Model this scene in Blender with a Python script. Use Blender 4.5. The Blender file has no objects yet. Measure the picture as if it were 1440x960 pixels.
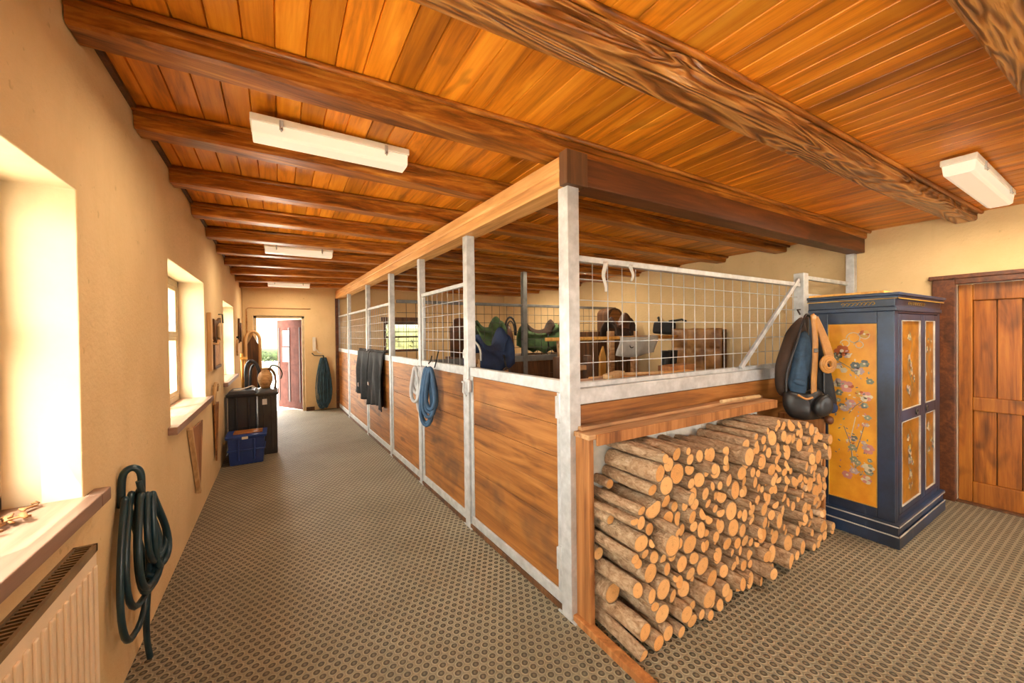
import bpy, bmesh, math, random
from mathutils import Vector, Matrix
R = random.Random(7)
SC = bpy.context.scene
COL = SC.collection
PI = math.pi
V = Vector

# ------------------------------------------------------------------ mesh builder
class MB:
    def __init__(s): s.v = []; s.f = []; s.m = []; s.sm = []
    def add(s, vs, fs, mi=0, smooth=False):
        o = len(s.v); s.v += [V(p) for p in vs]
        for f in fs: s.f.append([i + o for i in f]); s.m.append(mi); s.sm.append(smooth)
        return s
    def box(s, x0, x1, y0, y1, z0, z1, mi=0):
        return s.add([(x0,y0,z0),(x1,y0,z0),(x1,y1,z0),(x0,y1,z0),(x0,y0,z1),(x1,y0,z1),(x1,y1,z1),(x0,y1,z1)],
              [(3,2,1,0),(4,5,6,7),(0,1,5,4),(1,2,6,5),(2,3,7,6),(3,0,4,7)], mi)
    def bar(s, p, q, w, h, up=(0,0,1), mi=0):
        p = V(p); q = V(q); d = (q-p).normalized(); up = V(up)
        a = d.cross(up).normalized(); b = a.cross(d).normalized()
        vs = []
        for c in (p, q):
            for i, j in ((-1,-1),(1,-1),(1,1),(-1,1)): vs.append(c + a*(w/2*i) + b*(h/2*j))
        return s.add(vs, [(0,1,2,3),(7,6,5,4),(0,4,5,1),(1,5,6,2),(2,6,7,3),(3,7,4,0)], mi)
    def tube(s, pts, r, n=8, closed=False, mi=0, smooth=True):
        pts = [V(p) for p in pts]; N = len(pts)
        rs = r if isinstance(r, (list, tuple)) else [r]*N
        t0 = None; a = None; vs = []
        for i in range(N):
            if closed: t = (pts[(i+1) % N] - pts[i-1])
            else: t = pts[min(i+1, N-1)] - pts[max(i-1, 0)]
            t = t.normalized() if t.length > 1e-9 else V((0,0,1))
            if a is None:
                a = t.cross(V((0,0,1)) if abs(t.z) < .9 else V((1,0,0))).normalized()
            else:
                a = a - t*a.dot(t)
                a = a.normalized() if a.length > 1e-6 else t.orthogonal().normalized()
            b = t.cross(a)
            for k in range(n):
                an = 2*PI*k/n; vs.append(pts[i] + (a*math.cos(an) + b*math.sin(an))*rs[i])
        fs = []
        for i in range(N if closed else N-1):
            j = (i+1) % N
            for k in range(n):
                k2 = (k+1) % n; fs.append((i*n+k, i*n+k2, j*n+k2, j*n+k))
        s.add(vs, fs, mi, smooth)
        if not closed:
            o = len(s.v) - N*n
            s.f.append([o+k for k in reversed(range(n))]); s.m.append(mi); s.sm.append(False)
            s.f.append([o+(N-1)*n+k for k in range(n)]); s.m.append(mi); s.sm.append(False)
        return s
    def lathe(s, prof, c=(0,0,0), n=24, mi=0, smooth=True, sx=1, sy=1):
        vs = []
        for r, z in prof:
            for k in range(n):
                a = 2*PI*k/n; vs.append((c[0]+r*sx*math.cos(a), c[1]+r*sy*math.sin(a), c[2]+z))
        fs = []
        for i in range(len(prof)-1):
            for k in range(n):
                k2 = (k+1) % n; fs.append((i*n+k, i*n+k2, (i+1)*n+k2, (i+1)*n+k))
        fs.append(list(reversed(range(n)))); fs.append([(len(prof)-1)*n+k for k in range(n)])
        return s.add(vs, fs, mi, smooth)
    def grid(s, fn, nu, nv, mi=0, smooth=True):
        vs = [fn(i/nu, j/nv) for i in range(nu+1) for j in range(nv+1)]
        fs = [(i*(nv+1)+j, (i+1)*(nv+1)+j, (i+1)*(nv+1)+j+1, i*(nv+1)+j+1) for i in range(nu) for j in range(nv)]
        return s.add(vs, fs, mi, smooth)
    def prism(s, poly, axis, a0, a1, mi=0):
        # poly: 2-D outline; axis: index of extrusion axis
        n = len(poly); vs = []
        for a in (a0, a1):
            for p in poly:
                q = [p[0], p[1]]; q.insert(axis, a); vs.append(q)
        fs = [list(range(n)), list(reversed(range(n, 2*n)))]
        fs += [(i, i+n, (i+1) % n + n, (i+1) % n) for i in range(n)]
        return s.add(vs, fs, mi)
    def sphere(s, c, r, n=10, mi=0):
        rx, ry, rz = r if isinstance(r, (tuple, list)) else (r, r, r)
        prof = [(math.sin(PI*i/n), -math.cos(PI*i/n)) for i in range(n+1)]
        vs = []; m = n*2
        for a, z in prof:
            for k in range(m):
                t = 2*PI*k/m; vs.append((c[0]+rx*max(a,1e-3)*math.cos(t), c[1]+ry*max(a,1e-3)*math.sin(t), c[2]+rz*z))
        fs = [(i*m+k, i*m+(k+1) % m, (i+1)*m+(k+1) % m, (i+1)*m+k) for i in range(n) for k in range(m)]
        return s.add(vs, fs, mi, True)
    def mesh(s, name, off=None):
        me = bpy.data.meshes.new(name)
        vs = s.v if off is None else [p-off for p in s.v]
        me.from_pydata([tuple(p) for p in vs], [], s.f)
        for p, mi, sm in zip(me.polygons, s.m, s.sm): p.material_index = mi; p.use_smooth = sm
        bm = bmesh.new(); bm.from_mesh(me); bmesh.ops.recalc_face_normals(bm, faces=bm.faces); bm.to_mesh(me); bm.free()
        return me
    def build(s, name, mats, parent=None, bevel=0, solid=0, sub=0, world=False, origin=None, seg=2):
        off = None
        if origin is not None: off = V(origin)
        elif world and parent is not None: off = parent.location.copy() if parent.parent is None else parent.location + parent.parent.location
        me = s.mesh(name, off)
        for m in (mats if isinstance(mats, (list, tuple)) else [mats]): me.materials.append(m)
        o = bpy.data.objects.new(name, me); COL.objects.link(o)
        if origin is not None: o.location = V(origin)
        if parent is not None: o.parent = parent
        if solid:
            d = o.modifiers.new('thickness', 'SOLIDIFY'); d.thickness = solid; d.offset = 0
        if sub:
            d = o.modifiers.new('smooth', 'SUBSURF'); d.levels = sub; d.render_levels = sub
        if bevel:
            d = o.modifiers.new('edges', 'BEVEL'); d.width = bevel; d.segments = seg; d.limit_method = 'ANGLE'; d.angle_limit = math.radians(40)
        return o

def smooth(pts, k=6):
    pts = [V(p) for p in pts]; out = []; n = len(pts)
    for i in range(n-1):
        a, b, c, d = pts[max(i-1,0)], pts[i], pts[i+1], pts[min(i+2,n-1)]
        for j in range(k):
            t = j/k; out.append(.5*((2*b)+(c-a)*t+(2*a-5*b+4*c-d)*t*t+(3*b-a-3*c+d)*t**3))
    return out+[pts[-1]]
def tag(o, label=None, cat=None, group=None, kind=None):
    if label: o['label'] = label
    if cat: o['category'] = cat
    if group: o['group'] = group
    if kind: o['kind'] = kind
    return o
def thing(name, label, cat, loc=(0,0,0), rz=0, group=None, kind=None):
    o = bpy.data.objects.new(name, None); COL.objects.link(o)
    o.location = loc; o.rotation_euler = (0,0,rz); o.empty_display_size = .1
    return tag(o, label, cat, group, kind)
def struct(o): o['kind'] = 'structure'; return o

# ------------------------------------------------------------------ materials
def new_mat(name, rough=.6, metal=0.0, base=(.5,.5,.5), spec=.5):
    m = bpy.data.materials.new(name); m.use_nodes = True
    nt = m.node_tree; b = nt.nodes['Principled BSDF']
    b.inputs['Base Color'].default_value = (*base, 1); b.inputs['Roughness'].default_value = rough
    b.inputs['Metallic'].default_value = metal; b.inputs['Specular IOR Level'].default_value = spec
    return m, nt, b
def nd(nt, t, **kw):
    n = nt.nodes.new(t)
    for k, v in kw.items():
        if k in n.inputs: n.inputs[k].default_value = v
        else: setattr(n, k, v)
    return n
def lk(nt, a, b): nt.links.new(a, b)
def ramp(nt, fac, stops):
    r = nt.nodes.new('ShaderNodeValToRGB'); lk(nt, fac, r.inputs[0])
    e = r.color_ramp.elements
    while len(e) < len(stops): e.new(.5)
    for x, (p, c) in zip(e, stops): x.position = p; x.color = (*c, 1) if len(c) == 3 else c
    return r.outputs[0]
def math_n(nt, op, a, b=None, c=None):
    n = nt.nodes.new('ShaderNodeMath'); n.operation = op
    for i, x in enumerate((a, b, c)):
        if x is None: continue
        if isinstance(x, (int, float)): n.inputs[i].default_value = x
        else: lk(nt, x, n.inputs[i])
    return n.outputs[0]
def mix(nt, fac, a, b, mode='MIX'):
    n = nt.nodes.new('ShaderNodeMix'); n.data_type = 'RGBA'; n.blend_type = mode
    for sock, x in ((n.inputs[0], fac), (n.inputs[6], a), (n.inputs[7], b)):
        if isinstance(x, (int, float)): sock.default_value = x
        elif isinstance(x, tuple): sock.default_value = (*x, 1)
        else: lk(nt, x, sock)
    return n.outputs[2]
def coords(nt, rnd=False):
    tc = nt.nodes.new('ShaderNodeTexCoord'); o = tc.outputs['Object']
    if rnd:
        oi = nt.nodes.new('ShaderNodeObjectInfo')
        a = nd(nt, 'ShaderNodeVectorMath', operation='ADD'); lk(nt, o, a.inputs[0])
        mu = math_n(nt, 'MULTIPLY', oi.outputs['Random'], 37.0)
        cb = nt.nodes.new('ShaderNodeCombineXYZ')
        for i in range(3): lk(nt, mu, cb.inputs[i])
        lk(nt, cb.outputs[0], a.inputs[1]); return a.outputs[0], oi.outputs['Random']
    return o, None
def noise(nt, vec, scale, detail=4, rough=.55, dist=0.0, stretch=None):
    if stretch:
        mp = nt.nodes.new('ShaderNodeMapping'); mp.inputs['Scale'].default_value = stretch; lk(nt, vec, mp.inputs[0]); vec = mp.outputs[0]
    n = nt.nodes.new('ShaderNodeTexNoise'); lk(nt, vec, n.inputs['Vector'])
    n.inputs['Scale'].default_value = scale; n.inputs['Detail'].default_value = detail
    n.inputs['Roughness'].default_value = rough; n.inputs['Distortion'].default_value = dist
    return n.outputs[0]
def bump(nt, b, h, strength=.3, dist=.01):
    n = nt.nodes.new('ShaderNodeBump'); n.inputs['Strength'].default_value = strength; n.inputs['Distance'].default_value = dist
    lk(nt, h, n.inputs['Height']); lk(nt, n.outputs[0], b.inputs['Normal'])

def wood(name, dark, mid, light, axis=0, grain=9, rough=.5, stain=None, knots=True, bstr=.25, plank=None, spec=.4):
    m, nt, b = new_mat(name, rough, spec=spec)
    v, rnd = coords(nt, True)
    st = [1.0]*3; st[axis] = .09
    g = noise(nt, v, grain, 5, .6, 1.2, tuple(st))
    fine = noise(nt, v, grain*5, 3, .6, .3, tuple(.35*q if q < 1 else q for q in st))
    g = math_n(nt, 'ADD', math_n(nt, 'MULTIPLY', g, .72), math_n(nt, 'MULTIPLY', fine, .28))
    col = ramp(nt, g, [(.34, dark), (.5, mid), (.66, light)])
    if knots:
        st2 = [1.0]*3; st2[axis] = .45
        k = noise(nt, v, 5.5, 2, .5, .4, tuple(st2))
        kr = ramp(nt, k, [(.64, (0,0,0)), (.74, (1,1,1))])
        col = mix(nt, math_n(nt, 'MULTIPLY', kr, .65), col, tuple(c*.45 for c in dark))
    if stain:
        s1 = noise(nt, v, 2.2, 3, .6)
        col = mix(nt, math_n(nt, 'MULTIPLY', ramp(nt, s1, [(.55,(0,0,0)),(.72,(1,1,1))]), .8), col, stain)
    if plank:   # tone per plank: plank=(axis index, width)
        sp = nt.nodes.new('ShaderNodeSeparateXYZ'); tc = nt.nodes.new('ShaderNodeTexCoord'); lk(nt, tc.outputs['Object'], sp.inputs[0])
        ix = math_n(nt, 'FLOOR', math_n(nt, 'DIVIDE', sp.outputs[plank[0]], plank[1]))
        wn = nt.nodes.new('ShaderNodeTexWhiteNoise'); wn.noise_dimensions = '1D'; lk(nt, ix, wn.inputs['W'])
        f = nt.nodes.new('ShaderNodeMapRange'); lk(nt, wn.outputs[0], f.inputs[0]); f.inputs[3].default_value = .72; f.inputs[4].default_value = 1.25
        col = mix(nt, 1.0, col, f.outputs[0], 'MULTIPLY')
    else:
        f = nt.nodes.new('ShaderNodeMapRange'); lk(nt, rnd, f.inputs[0]); f.inputs[3].default_value = .85; f.inputs[4].default_value = 1.12
        col = mix(nt, 1.0, col, f.outputs[0], 'MULTIPLY')
    lk(nt, col, b.inputs['Base Color'])
    bump(nt, b, g, bstr, .006)
    return m
def plain(name, c, rough=.6, metal=0, var=.15, scale=8, bstr=.1, spec=.5, c2=None):
    m, nt, b = new_mat(name, rough, metal, spec=spec)
    v, _ = coords(nt, True); n = noise(nt, v, scale, 5, .6)
    c2 = c2 or tuple(x*(1-var*2.2) for x in c)
    lk(nt, ramp(nt, n, [(.35, c2), (.65, c)]), b.inputs['Base Color'])
    if bstr: bump(nt, b, noise(nt, v, scale*6, 4), bstr, .004)
    return m

def m_plaster():
    m, nt, b = new_mat('plaster', .9, spec=.2)
    v, _ = coords(nt)
    a = noise(nt, v, 1.3, 5, .6); c = noise(nt, v, 7, 6, .65)
    col = mix(nt, ramp(nt, a, [(.35,(0,0,0)),(.7,(1,1,1))]), (.76,.545,.29), (.66,.455,.225))
    col = mix(nt, math_n(nt, 'MULTIPLY', ramp(nt, c, [(.6,(0,0,0)),(.8,(1,1,1))]), .35), col, (.56,.38,.19))
    lk(nt, col, b.inputs['Base Color'])
    st = noise(nt, v, 6, 5, .65, .5, (1, 1, .18)); col = mix(nt, math_n(nt, 'MULTIPLY', ramp(nt, st, [(.56,(0,0,0)),(.74,(1,1,1))]), .28), col, (.60,.42,.21))
    pk = noise(nt, v, 26, 2, .5); col = mix(nt, math_n(nt, 'MULTIPLY', ramp(nt, pk, [(.70,(0,0,0)),(.76,(1,1,1))]), .4), col, (.42,.28,.13))
    lk(nt, col, b.inputs['Base Color'])
    h = math_n(nt, 'ADD', math_n(nt, 'MULTIPLY', a, 1.5), noise(nt, v, 45, 4, .6))
    bump(nt, b, h, .35, .012); return m
def m_floor():
    m, nt, b = new_mat('rubber_mat', .62, spec=.45)
    v, _ = coords(nt)
    sep = nt.nodes.new('ShaderNodeSeparateXYZ'); lk(nt, v, sep.inputs[0])
    S = .043
    def cell(ox, oy):
        fx = math_n(nt, 'SUBTRACT', math_n(nt, 'FRACT', math_n(nt, 'ADD', math_n(nt, 'DIVIDE', sep.outputs[0], S), ox)), .5)
        fy = math_n(nt, 'SUBTRACT', math_n(nt, 'FRACT', math_n(nt, 'ADD', math_n(nt, 'DIVIDE', sep.outputs[1], S*1.732), oy)), .5)
        fy = math_n(nt, 'MULTIPLY', fy, 1.732)
        return math_n(nt, 'SQRT', math_n(nt, 'ADD', math_n(nt, 'MULTIPLY', fx, fx), math_n(nt, 'MULTIPLY', fy, fy)))
    d = math_n(nt, 'MINIMUM', cell(.25,.25), cell(.75,.75))
    wob = math_n(nt, 'MULTIPLY', math_n(nt, 'SUBTRACT', noise(nt, v, 30, 2), .5), .1)
    d = math_n(nt, 'ADD', d, wob)
    big = noise(nt, v, 1.1, 5, .6)
    light = mix(nt, ramp(nt, big, [(.35,(0,0,0)),(.68,(1,1,1))]), (.27,.222,.135), (.40,.34,.23))
    ring = ramp(nt, d, [(.0,(.42,.42,.42)),(.12,(.22,.22,.22)),(.22,(.0,.0,.0)),(.30,(.06,.06,.06)),(.365,(1,1,1)),(.44,(.8,.8,.8)),(.52,(.6,.6,.6))])
    col = mix(nt, ring, (.065,.050,.030), light)
    dirt = noise(nt, v, 5, 6, .7)
    col = mix(nt, math_n(nt, 'MULTIPLY', ramp(nt, dirt, [(.56,(0,0,0)),(.75,(1,1,1))]), .3), col, (.36,.30,.19))
    lk(nt, col, b.inputs['Base Color'])
    bump(nt, b, ring, .8, .008); return m
def m_galv():
    m, nt, b = new_mat('galvanised_steel', .45, .35)
    v, _ = coords(nt, True)
    n = noise(nt, v, 14, 4, .6); c = ramp(nt, n, [(.3,(.43,.43,.425)),(.55,(.56,.56,.555)),(.75,(.68,.68,.68))])
    c = mix(nt, math_n(nt, 'MULTIPLY', ramp(nt, noise(nt, v, 5, 5, .7), [(.66,(0,0,0)),(.8,(1,1,1))]), .25), c, (.42,.36,.28))
    lk(nt, c, b.inputs['Base Color']); return m
def m_glass():
    m = bpy.data.materials.new('window_glass'); m.use_nodes = True; nt = m.node_tree; nt.nodes.clear()
    o = nt.nodes.new('ShaderNodeOutputMaterial'); t = nt.nodes.new('ShaderNodeBsdfTransparent'); t.inputs[0].default_value = (.95,.97,.95,1)
    g = nt.nodes.new('ShaderNodeBsdfGlossy'); g.inputs['Roughness'].default_value = .03
    mx = nt.nodes.new('ShaderNodeMixShader'); mx.inputs[0].default_value = .07
    lk(nt, t.outputs[0], mx.inputs[1]); lk(nt, g.outputs[0], mx.inputs[2]); lk(nt, mx.outputs[0], o.inputs[0]); return m
def m_lamp(e):
    m, nt, b = new_mat('lamp_diffuser', .35, base=(.88,.82,.70))
    b.inputs['Emission Color'].default_value = (1,.86,.66,1); b.inputs['Emission Strength'].default_value = e; return m
def m_bark():
    m, nt, b = new_mat('log_bark', .85, spec=.2)
    v, rnd = coords(nt, True)
    n = noise(nt, v, 1.6, 6, .68, .6, (1, 5, 1))
    c1 = ramp(nt, n, [(.28,(.22,.11,.05)),(.44,(.48,.28,.145)),(.6,(.66,.44,.26)),(.78,(.80,.62,.42))])
    c2 = ramp(nt, n, [(.3,(.24,.14,.075)),(.5,(.50,.32,.185)),(.7,(.70,.51,.33))])
    c = mix(nt, rnd, c1, c2)
    lk(nt, c, b.inputs['Base Color']); bump(nt, b, noise(nt, v, 3, 5, .6, 0, (2,7,2)), .7, .05); return m
def m_cut():
    m, nt, b = new_mat('log_cut_wood', .75, spec=.2)
    tc = nt.nodes.new('ShaderNodeTexCoord'); sep = nt.nodes.new('ShaderNodeSeparateXYZ'); lk(nt, tc.outputs['Object'], sep.inputs[0])
    rr = math_n(nt, 'SQRT', math_n(nt, 'ADD', math_n(nt, 'MULTIPLY', sep.outputs[0], sep.outputs[0]), math_n(nt, 'MULTIPLY', sep.outputs[2], sep.outputs[2])))
    oi = nt.nodes.new('ShaderNodeObjectInfo')
    wob = math_n(nt, 'MULTIPLY', noise(nt, tc.outputs['Object'], 1.6, 3), .5)
    w = math_n(nt, 'SINE', math_n(nt, 'MULTIPLY', math_n(nt, 'ADD', rr, wob), 34))
    c = mix(nt, math_n(nt, 'MULTIPLY', math_n(nt, 'ADD', w, 1), .28), (.74,.36,.115), (.52,.215,.06))
    c = mix(nt, math_n(nt, 'MULTIPLY', oi.outputs['Random'], .5), c, (.84,.50,.21))
    c = mix(nt, ramp(nt, rr, [(.80,(0,0,0)),(.93,(.8,.8,.8))]), c, (.24,.10,.03))
    pith = ramp(nt, rr, [(.0,(1,1,1)),(.16,(0,0,0))])
    c = mix(nt, math_n(nt, 'MULTIPLY', pith, .5), c, (.36,.16,.05))
    n = noise(nt, tc.outputs['Object'], 2.5, 4)
    c = mix(nt, math_n(nt, 'MULTIPLY', ramp(nt, n, [(.56,(0,0,0)),(.72,(1,1,1))]), .4), c, (.45,.22,.08))
    lk(nt, c, b.inputs['Base Color']); bump(nt, b, noise(nt, tc.outputs['Object'], 14, 3), .3, .03); return m
def m_blue():
    m, nt, b = new_mat('worn_blue_paint', .36)
    v, _ = coords(nt)
    n = noise(nt, v, 2.2, 5, .65); w = noise(nt, v, 9, 6, .7, 0, (1,1,.35))
    c = ramp(nt, n, [(.35,(.014,.018,.028)),(.52,(.020,.034,.068)),(.7,(.028,.060,.14))])
    c = mix(nt, math_n(nt, 'MULTIPLY', ramp(nt, w, [(.62,(0,0,0)),(.72,(1,1,1))]), .35), c, (.16,.17,.18))
    lk(nt, c, b.inputs['Base Color']); bump(nt, b, w, .15, .004); return m

def m_ripple():
    m, nt, b = new_mat('rippled_beam_wood', .3, spec=.6)
    v, _ = coords(nt, True)
    w = noise(nt, v, 4.2, 2, .45, 1.3, (.22, 1.7, 1.7))
    s = math_n(nt, 'SINE', math_n(nt, 'MULTIPLY', w, 46))
    g = noise(nt, v, 40, 4, .6, 0, (.08, 1, 1))
    c = ramp(nt, math_n(nt, 'MULTIPLY_ADD', s, .33, .5), [(.15,(.10,.028,.005)),(.45,(.36,.115,.018)),(.85,(.66,.32,.085))])
    c = mix(nt, .35, c, ramp(nt, g, [(.35,(.12,.035,.006)),(.65,(.56,.22,.045))]))
    lk(nt, c, b.inputs['Base Color'])
    bump(nt, b, math_n(nt, 'ADD', s, math_n(nt, 'MULTIPLY', g, 1.2)), .75, .008); return m

M = {}
M['plaster'] = m_plaster(); M['reveal'] = plain('reveal_plaster', (.72,.56,.36), .9, var=.08, scale=3, bstr=.3, spec=.2); M['floor'] = m_floor(); M['galv'] = m_galv(); M['glass'] = m_glass(); M['lamp'] = m_lamp(.36)  # reveal: whiter plaster tone for the edges and openings of the walls
M['bark'] = m_bark(); M['cut'] = m_cut(); M['blue_paint'] = m_blue()
M['ceiling'] = wood('ceiling_boards', (.38,.105,.006), (.74,.235,.012), (.90,.36,.030), axis=1, grain=11, rough=.38, plank=(0,.105), bstr=.15)
M['beam'] = wood('dark_beam_wood', (.10,.026,.003), (.36,.105,.010), (.64,.25,.035), axis=0, grain=13, rough=.38, bstr=.5)
M['lintel'] = wood('stained_lintel_wood', (.045,.013,.004), (.10,.028,.007), (.18,.052,.012), axis=0, grain=10, rough=.45)
M['rippled'] = m_ripple()
M['orange_beam'] = wood('pale_orange_beam', (.46,.20,.055), (.68,.33,.10), (.84,.47,.18), axis=0, grain=10, rough=.55, knots=False)
M['stall_wood'] = wood('stall_planks', (.12,.040,.008), (.32,.115,.022), (.46,.19,.045), axis=0, grain=10, rough=.5, stain=(.09,.045,.025), bstr=.25)
M['box_wood'] = wood('log_box_wood', (.15,.05,.013), (.34,.13,.035), (.50,.22,.07), axis=2, grain=10, rough=.55)
M['cap_wood'] = wood('log_box_cap', (.22,.09,.03), (.45,.23,.095), (.62,.38,.19), axis=0, grain=9, rough=.6)
M['door_wood'] = wood('door_boards', (.12,.030,.003), (.36,.105,.008), (.54,.19,.018), axis=2, grain=9, rough=.42)
M['sill_wood'] = wood('sill_wood', (.17,.085,.05), (.27,.15,.10), (.36,.22,.15), axis=1, grain=7, rough=.45, knots=False)
M['dark_wood'] = wood('dark_wood', (.04,.016,.006), (.10,.04,.014), (.18,.075,.025), axis=2, grain=9, rough=.5)
M['pale_wood'] = wood('pale_wood', (.40,.22,.09), (.62,.38,.17), (.76,.52,.27), axis=2, grain=9, rough=.6, knots=False)
M['yellow_wood'] = wood('yellow_wood', (.42,.18,.03), (.64,.31,.06), (.78,.43,.11), axis=2, grain=9, rough=.5, knots=False)
M['cut_plain'] = plain('stick_cut_wood', (.78,.49,.23), .8, var=.2, scale=12, c2=(.52,.27,.10))
M['white_wall'] = plain('white_boards', (.72,.67,.58), .8, var=.12)
M['frame_paint'] = plain('window_frame_paint', (.62,.47,.28), .5, var=.12)
M['ochre_panel'] = plain('ochre_painted_panel', (.78,.36,.022), .4, var=.2, scale=5, c2=(.60,.22,.010))
M['dark_ochre'] = plain('dark_ochre_panel', (.42,.165,.008), .45, var=.2, scale=9, c2=(.22,.085,.006))  # darker ochre for the panels on the wardrobe front
M['white_paint'] = plain('white_edge_paint', (.55,.52,.46), .5, var=.2)
M['lamp_body'] = plain('lamp_housing', (.92,.87,.77), .5, var=.04)
M['radiator'] = plain('radiator_enamel', (.80,.63,.42), .4, var=.04, bstr=0)
M['grille'] = plain('radiator_grille', (.26,.17,.08), .5, var=.2)
M['iron'] = plain('iron', (.10,.085,.07), .5, .6)
M['iron_rail'] = plain('grey_iron_rail', (.22,.21,.19), .5, .4)
M['black_plastic'] = plain('black_plastic', (.018,.020,.026), .4, var=.1)
M['grey_plastic'] = plain('dark_grey_plastic', (.040,.036,.034), .5, var=.15)
M['blue_plastic'] = plain('blue_plastic', (.022,.060,.27), .35, var=.08, bstr=0)
M['hose'] = plain('hose_rubber', (.012,.045,.060), .3, var=.2, bstr=0)
M['teal_cord'] = plain('teal_cord', (.05,.12,.16), .7, var=.25)
M['black_cloth'] = plain('black_cloth', (.016,.014,.014), .8, var=.2, scale=20)
M['black_leather'] = plain('black_leather', (.018,.015,.014), .45, var=.2, scale=20)
M['brown_leather'] = plain('brown_leather', (.13,.045,.016), .45, var=.25, scale=6)
M['tan_leather'] = plain('tan_leather', (.50,.215,.04), .5, var=.2)
M['dark_brown_cloth'] = plain('dark_brown_cloth', (.055,.026,.013), .85, var=.2)
M['denim'] = plain('denim_cloth', (.035,.075,.13), .85, var=.2, scale=20)
M['navy'] = plain('navy_cloth', (.016,.032,.085), .8, var=.2)
M['green_cloth'] = plain('green_cloth', (.085,.15,.05), .85, var=.2)
M['lead_white'] = plain('pale_grey_rope', (.48,.47,.47), .8, var=.15)
M['lead_blue'] = plain('blue_rope', (.05,.11,.20), .8, var=.2)
M['white_cloth'] = plain('white_cloth', (.66,.62,.56), .85, var=.1)
M['chip'] = wood('chip_wood', (.14,.055,.018), (.27,.115,.035), (.40,.20,.07), axis=0, grain=30, rough=.7, knots=False)
M['wicker'] = wood('wicker', (.20,.09,.03), (.48,.26,.10), (.66,.42,.2), axis=0, grain=40, rough=.7, knots=False, bstr=.8)
M['pink_paint'] = plain('faded_red_paint', (.115,.042,.032), .8, var=.15, spec=.1)
M['maroon'] = plain('maroon_paint', (.055,.016,.012), .6, var=.2)
M['paper'] = plain('paper', (.78,.74,.70), .8, var=.1, bstr=0)
M['white_plastic'] = plain('white_plastic', (.75,.68,.56), .4, var=.05, bstr=0)
M['dark_metal'] = plain('dark_bracket', (.03,.026,.022), .5, .5)
M['old_leather'] = plain('old_brown_leather', (.46,.22,.065), .45, var=.28, scale=5, c2=(.17,.065,.018))
M['pave'] = plain('concrete_yard', (.72,.68,.60), .9, var=.1, scale=3)
M['grass'] = plain('grass', (.040,.047,.009), .9, var=.25, scale=1.5)
M['bush'] = plain('sunlit_bush_leaves', (.085,.088,.024), .9, var=.3, scale=4)
M['teal_shade'] = plain('shaded_teal_cord', (.022,.06,.085), .6, var=.25)  # shaded copy of the teal cord, shading contrast put into the colour
M['hedge'] = plain('hedge_leaves', (.036,.055,.010), .9, var=.35, scale=4)
for nm, c in dict(rose=(.62,.24,.19), lilac=(.50,.36,.34), rust=(.44,.10,.02), sage=(.27,.29,.18), slate=(.16,.17,.15), cream=(.70,.58,.38), gold=(.60,.34,.05)).items():
    M['paint_'+nm] = plain('paint_'+nm, c, .5, var=.15, bstr=0)
# ------------------------------------------------------------------ the room (metres; camera stands at x=0, y=0)
XL, XR, YF, YB = -.604, 5.036, 8.75, -2.6
def ceil_z(x, y):
    zl = 2.65 - .028*(max(y, 1.0)-2); zm = 2.535; zr = 2.48
    if x < 1.35: return zl + (zm-zl)*(x+.604)/1.954
    return zm + (zr-zm)*(x-1.35)/3.686

def wall(name, axis, p0, p1, a0, a1, z1, holes):
    # axis 'x': wall plane x=p0 (room side) .. x=p1 (outside), running along y; axis 'y': the other way round
    As = sorted({a0, a1, *[h[0] for h in holes], *[h[1] for h in holes]})
    Zs = sorted({0, z1, *[h[2] for h in holes], *[h[3] for h in holes]})
    def solid(i, j):
        if i < 0 or j < 0 or i >= len(As)-1 or j >= len(Zs)-1: return False
        a = (As[i]+As[i+1])/2; z = (Zs[j]+Zs[j+1])/2
        return not any(h[0] < a < h[1] and h[2] < z < h[3] for h in holes)
    def P(p, a, z): return (p, a, z) if axis == 'x' else (a, p, z)
    mb = MB()
    for i in range(len(As)-1):
        for j in range(len(Zs)-1):
            if not solid(i, j): continue
            l, r, b, t = As[i], As[i+1], Zs[j], Zs[j+1]
            for p in (p0, p1): mb.add([P(p,l,b), P(p,r,b), P(p,r,t), P(p,l,t)], [(0,1,2,3)])
            for di, dj, e in ((-1,0,((l,b),(l,t))), (1,0,((r,b),(r,t))), (0,-1,((l,b),(r,b))), (0,1,((l,t),(r,t)))):
                if not solid(i+di, j+dj):
                    (ea, eb), (fa, fb) = e
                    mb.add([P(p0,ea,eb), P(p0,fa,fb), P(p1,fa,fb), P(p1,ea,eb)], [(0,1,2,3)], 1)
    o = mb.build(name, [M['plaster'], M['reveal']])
    bm = bmesh.new(); bm.from_mesh(o.data)
    bmesh.ops.remove_doubles(bm, verts=bm.verts, dist=1e-4)
    bmesh.ops.dissolve_limit(bm, angle_limit=.01, verts=bm.verts, edges=bm.edges)
    bmesh.ops.recalc_face_normals(bm, faces=bm.faces); bm.to_mesh(o.data); bm.free()
    d = o.modifiers.new('soft_edges', 'BEVEL'); d.width = .012; d.segments = 3; d.limit_method = 'ANGLE'; d.angle_limit = .6
    return struct(o)

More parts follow.
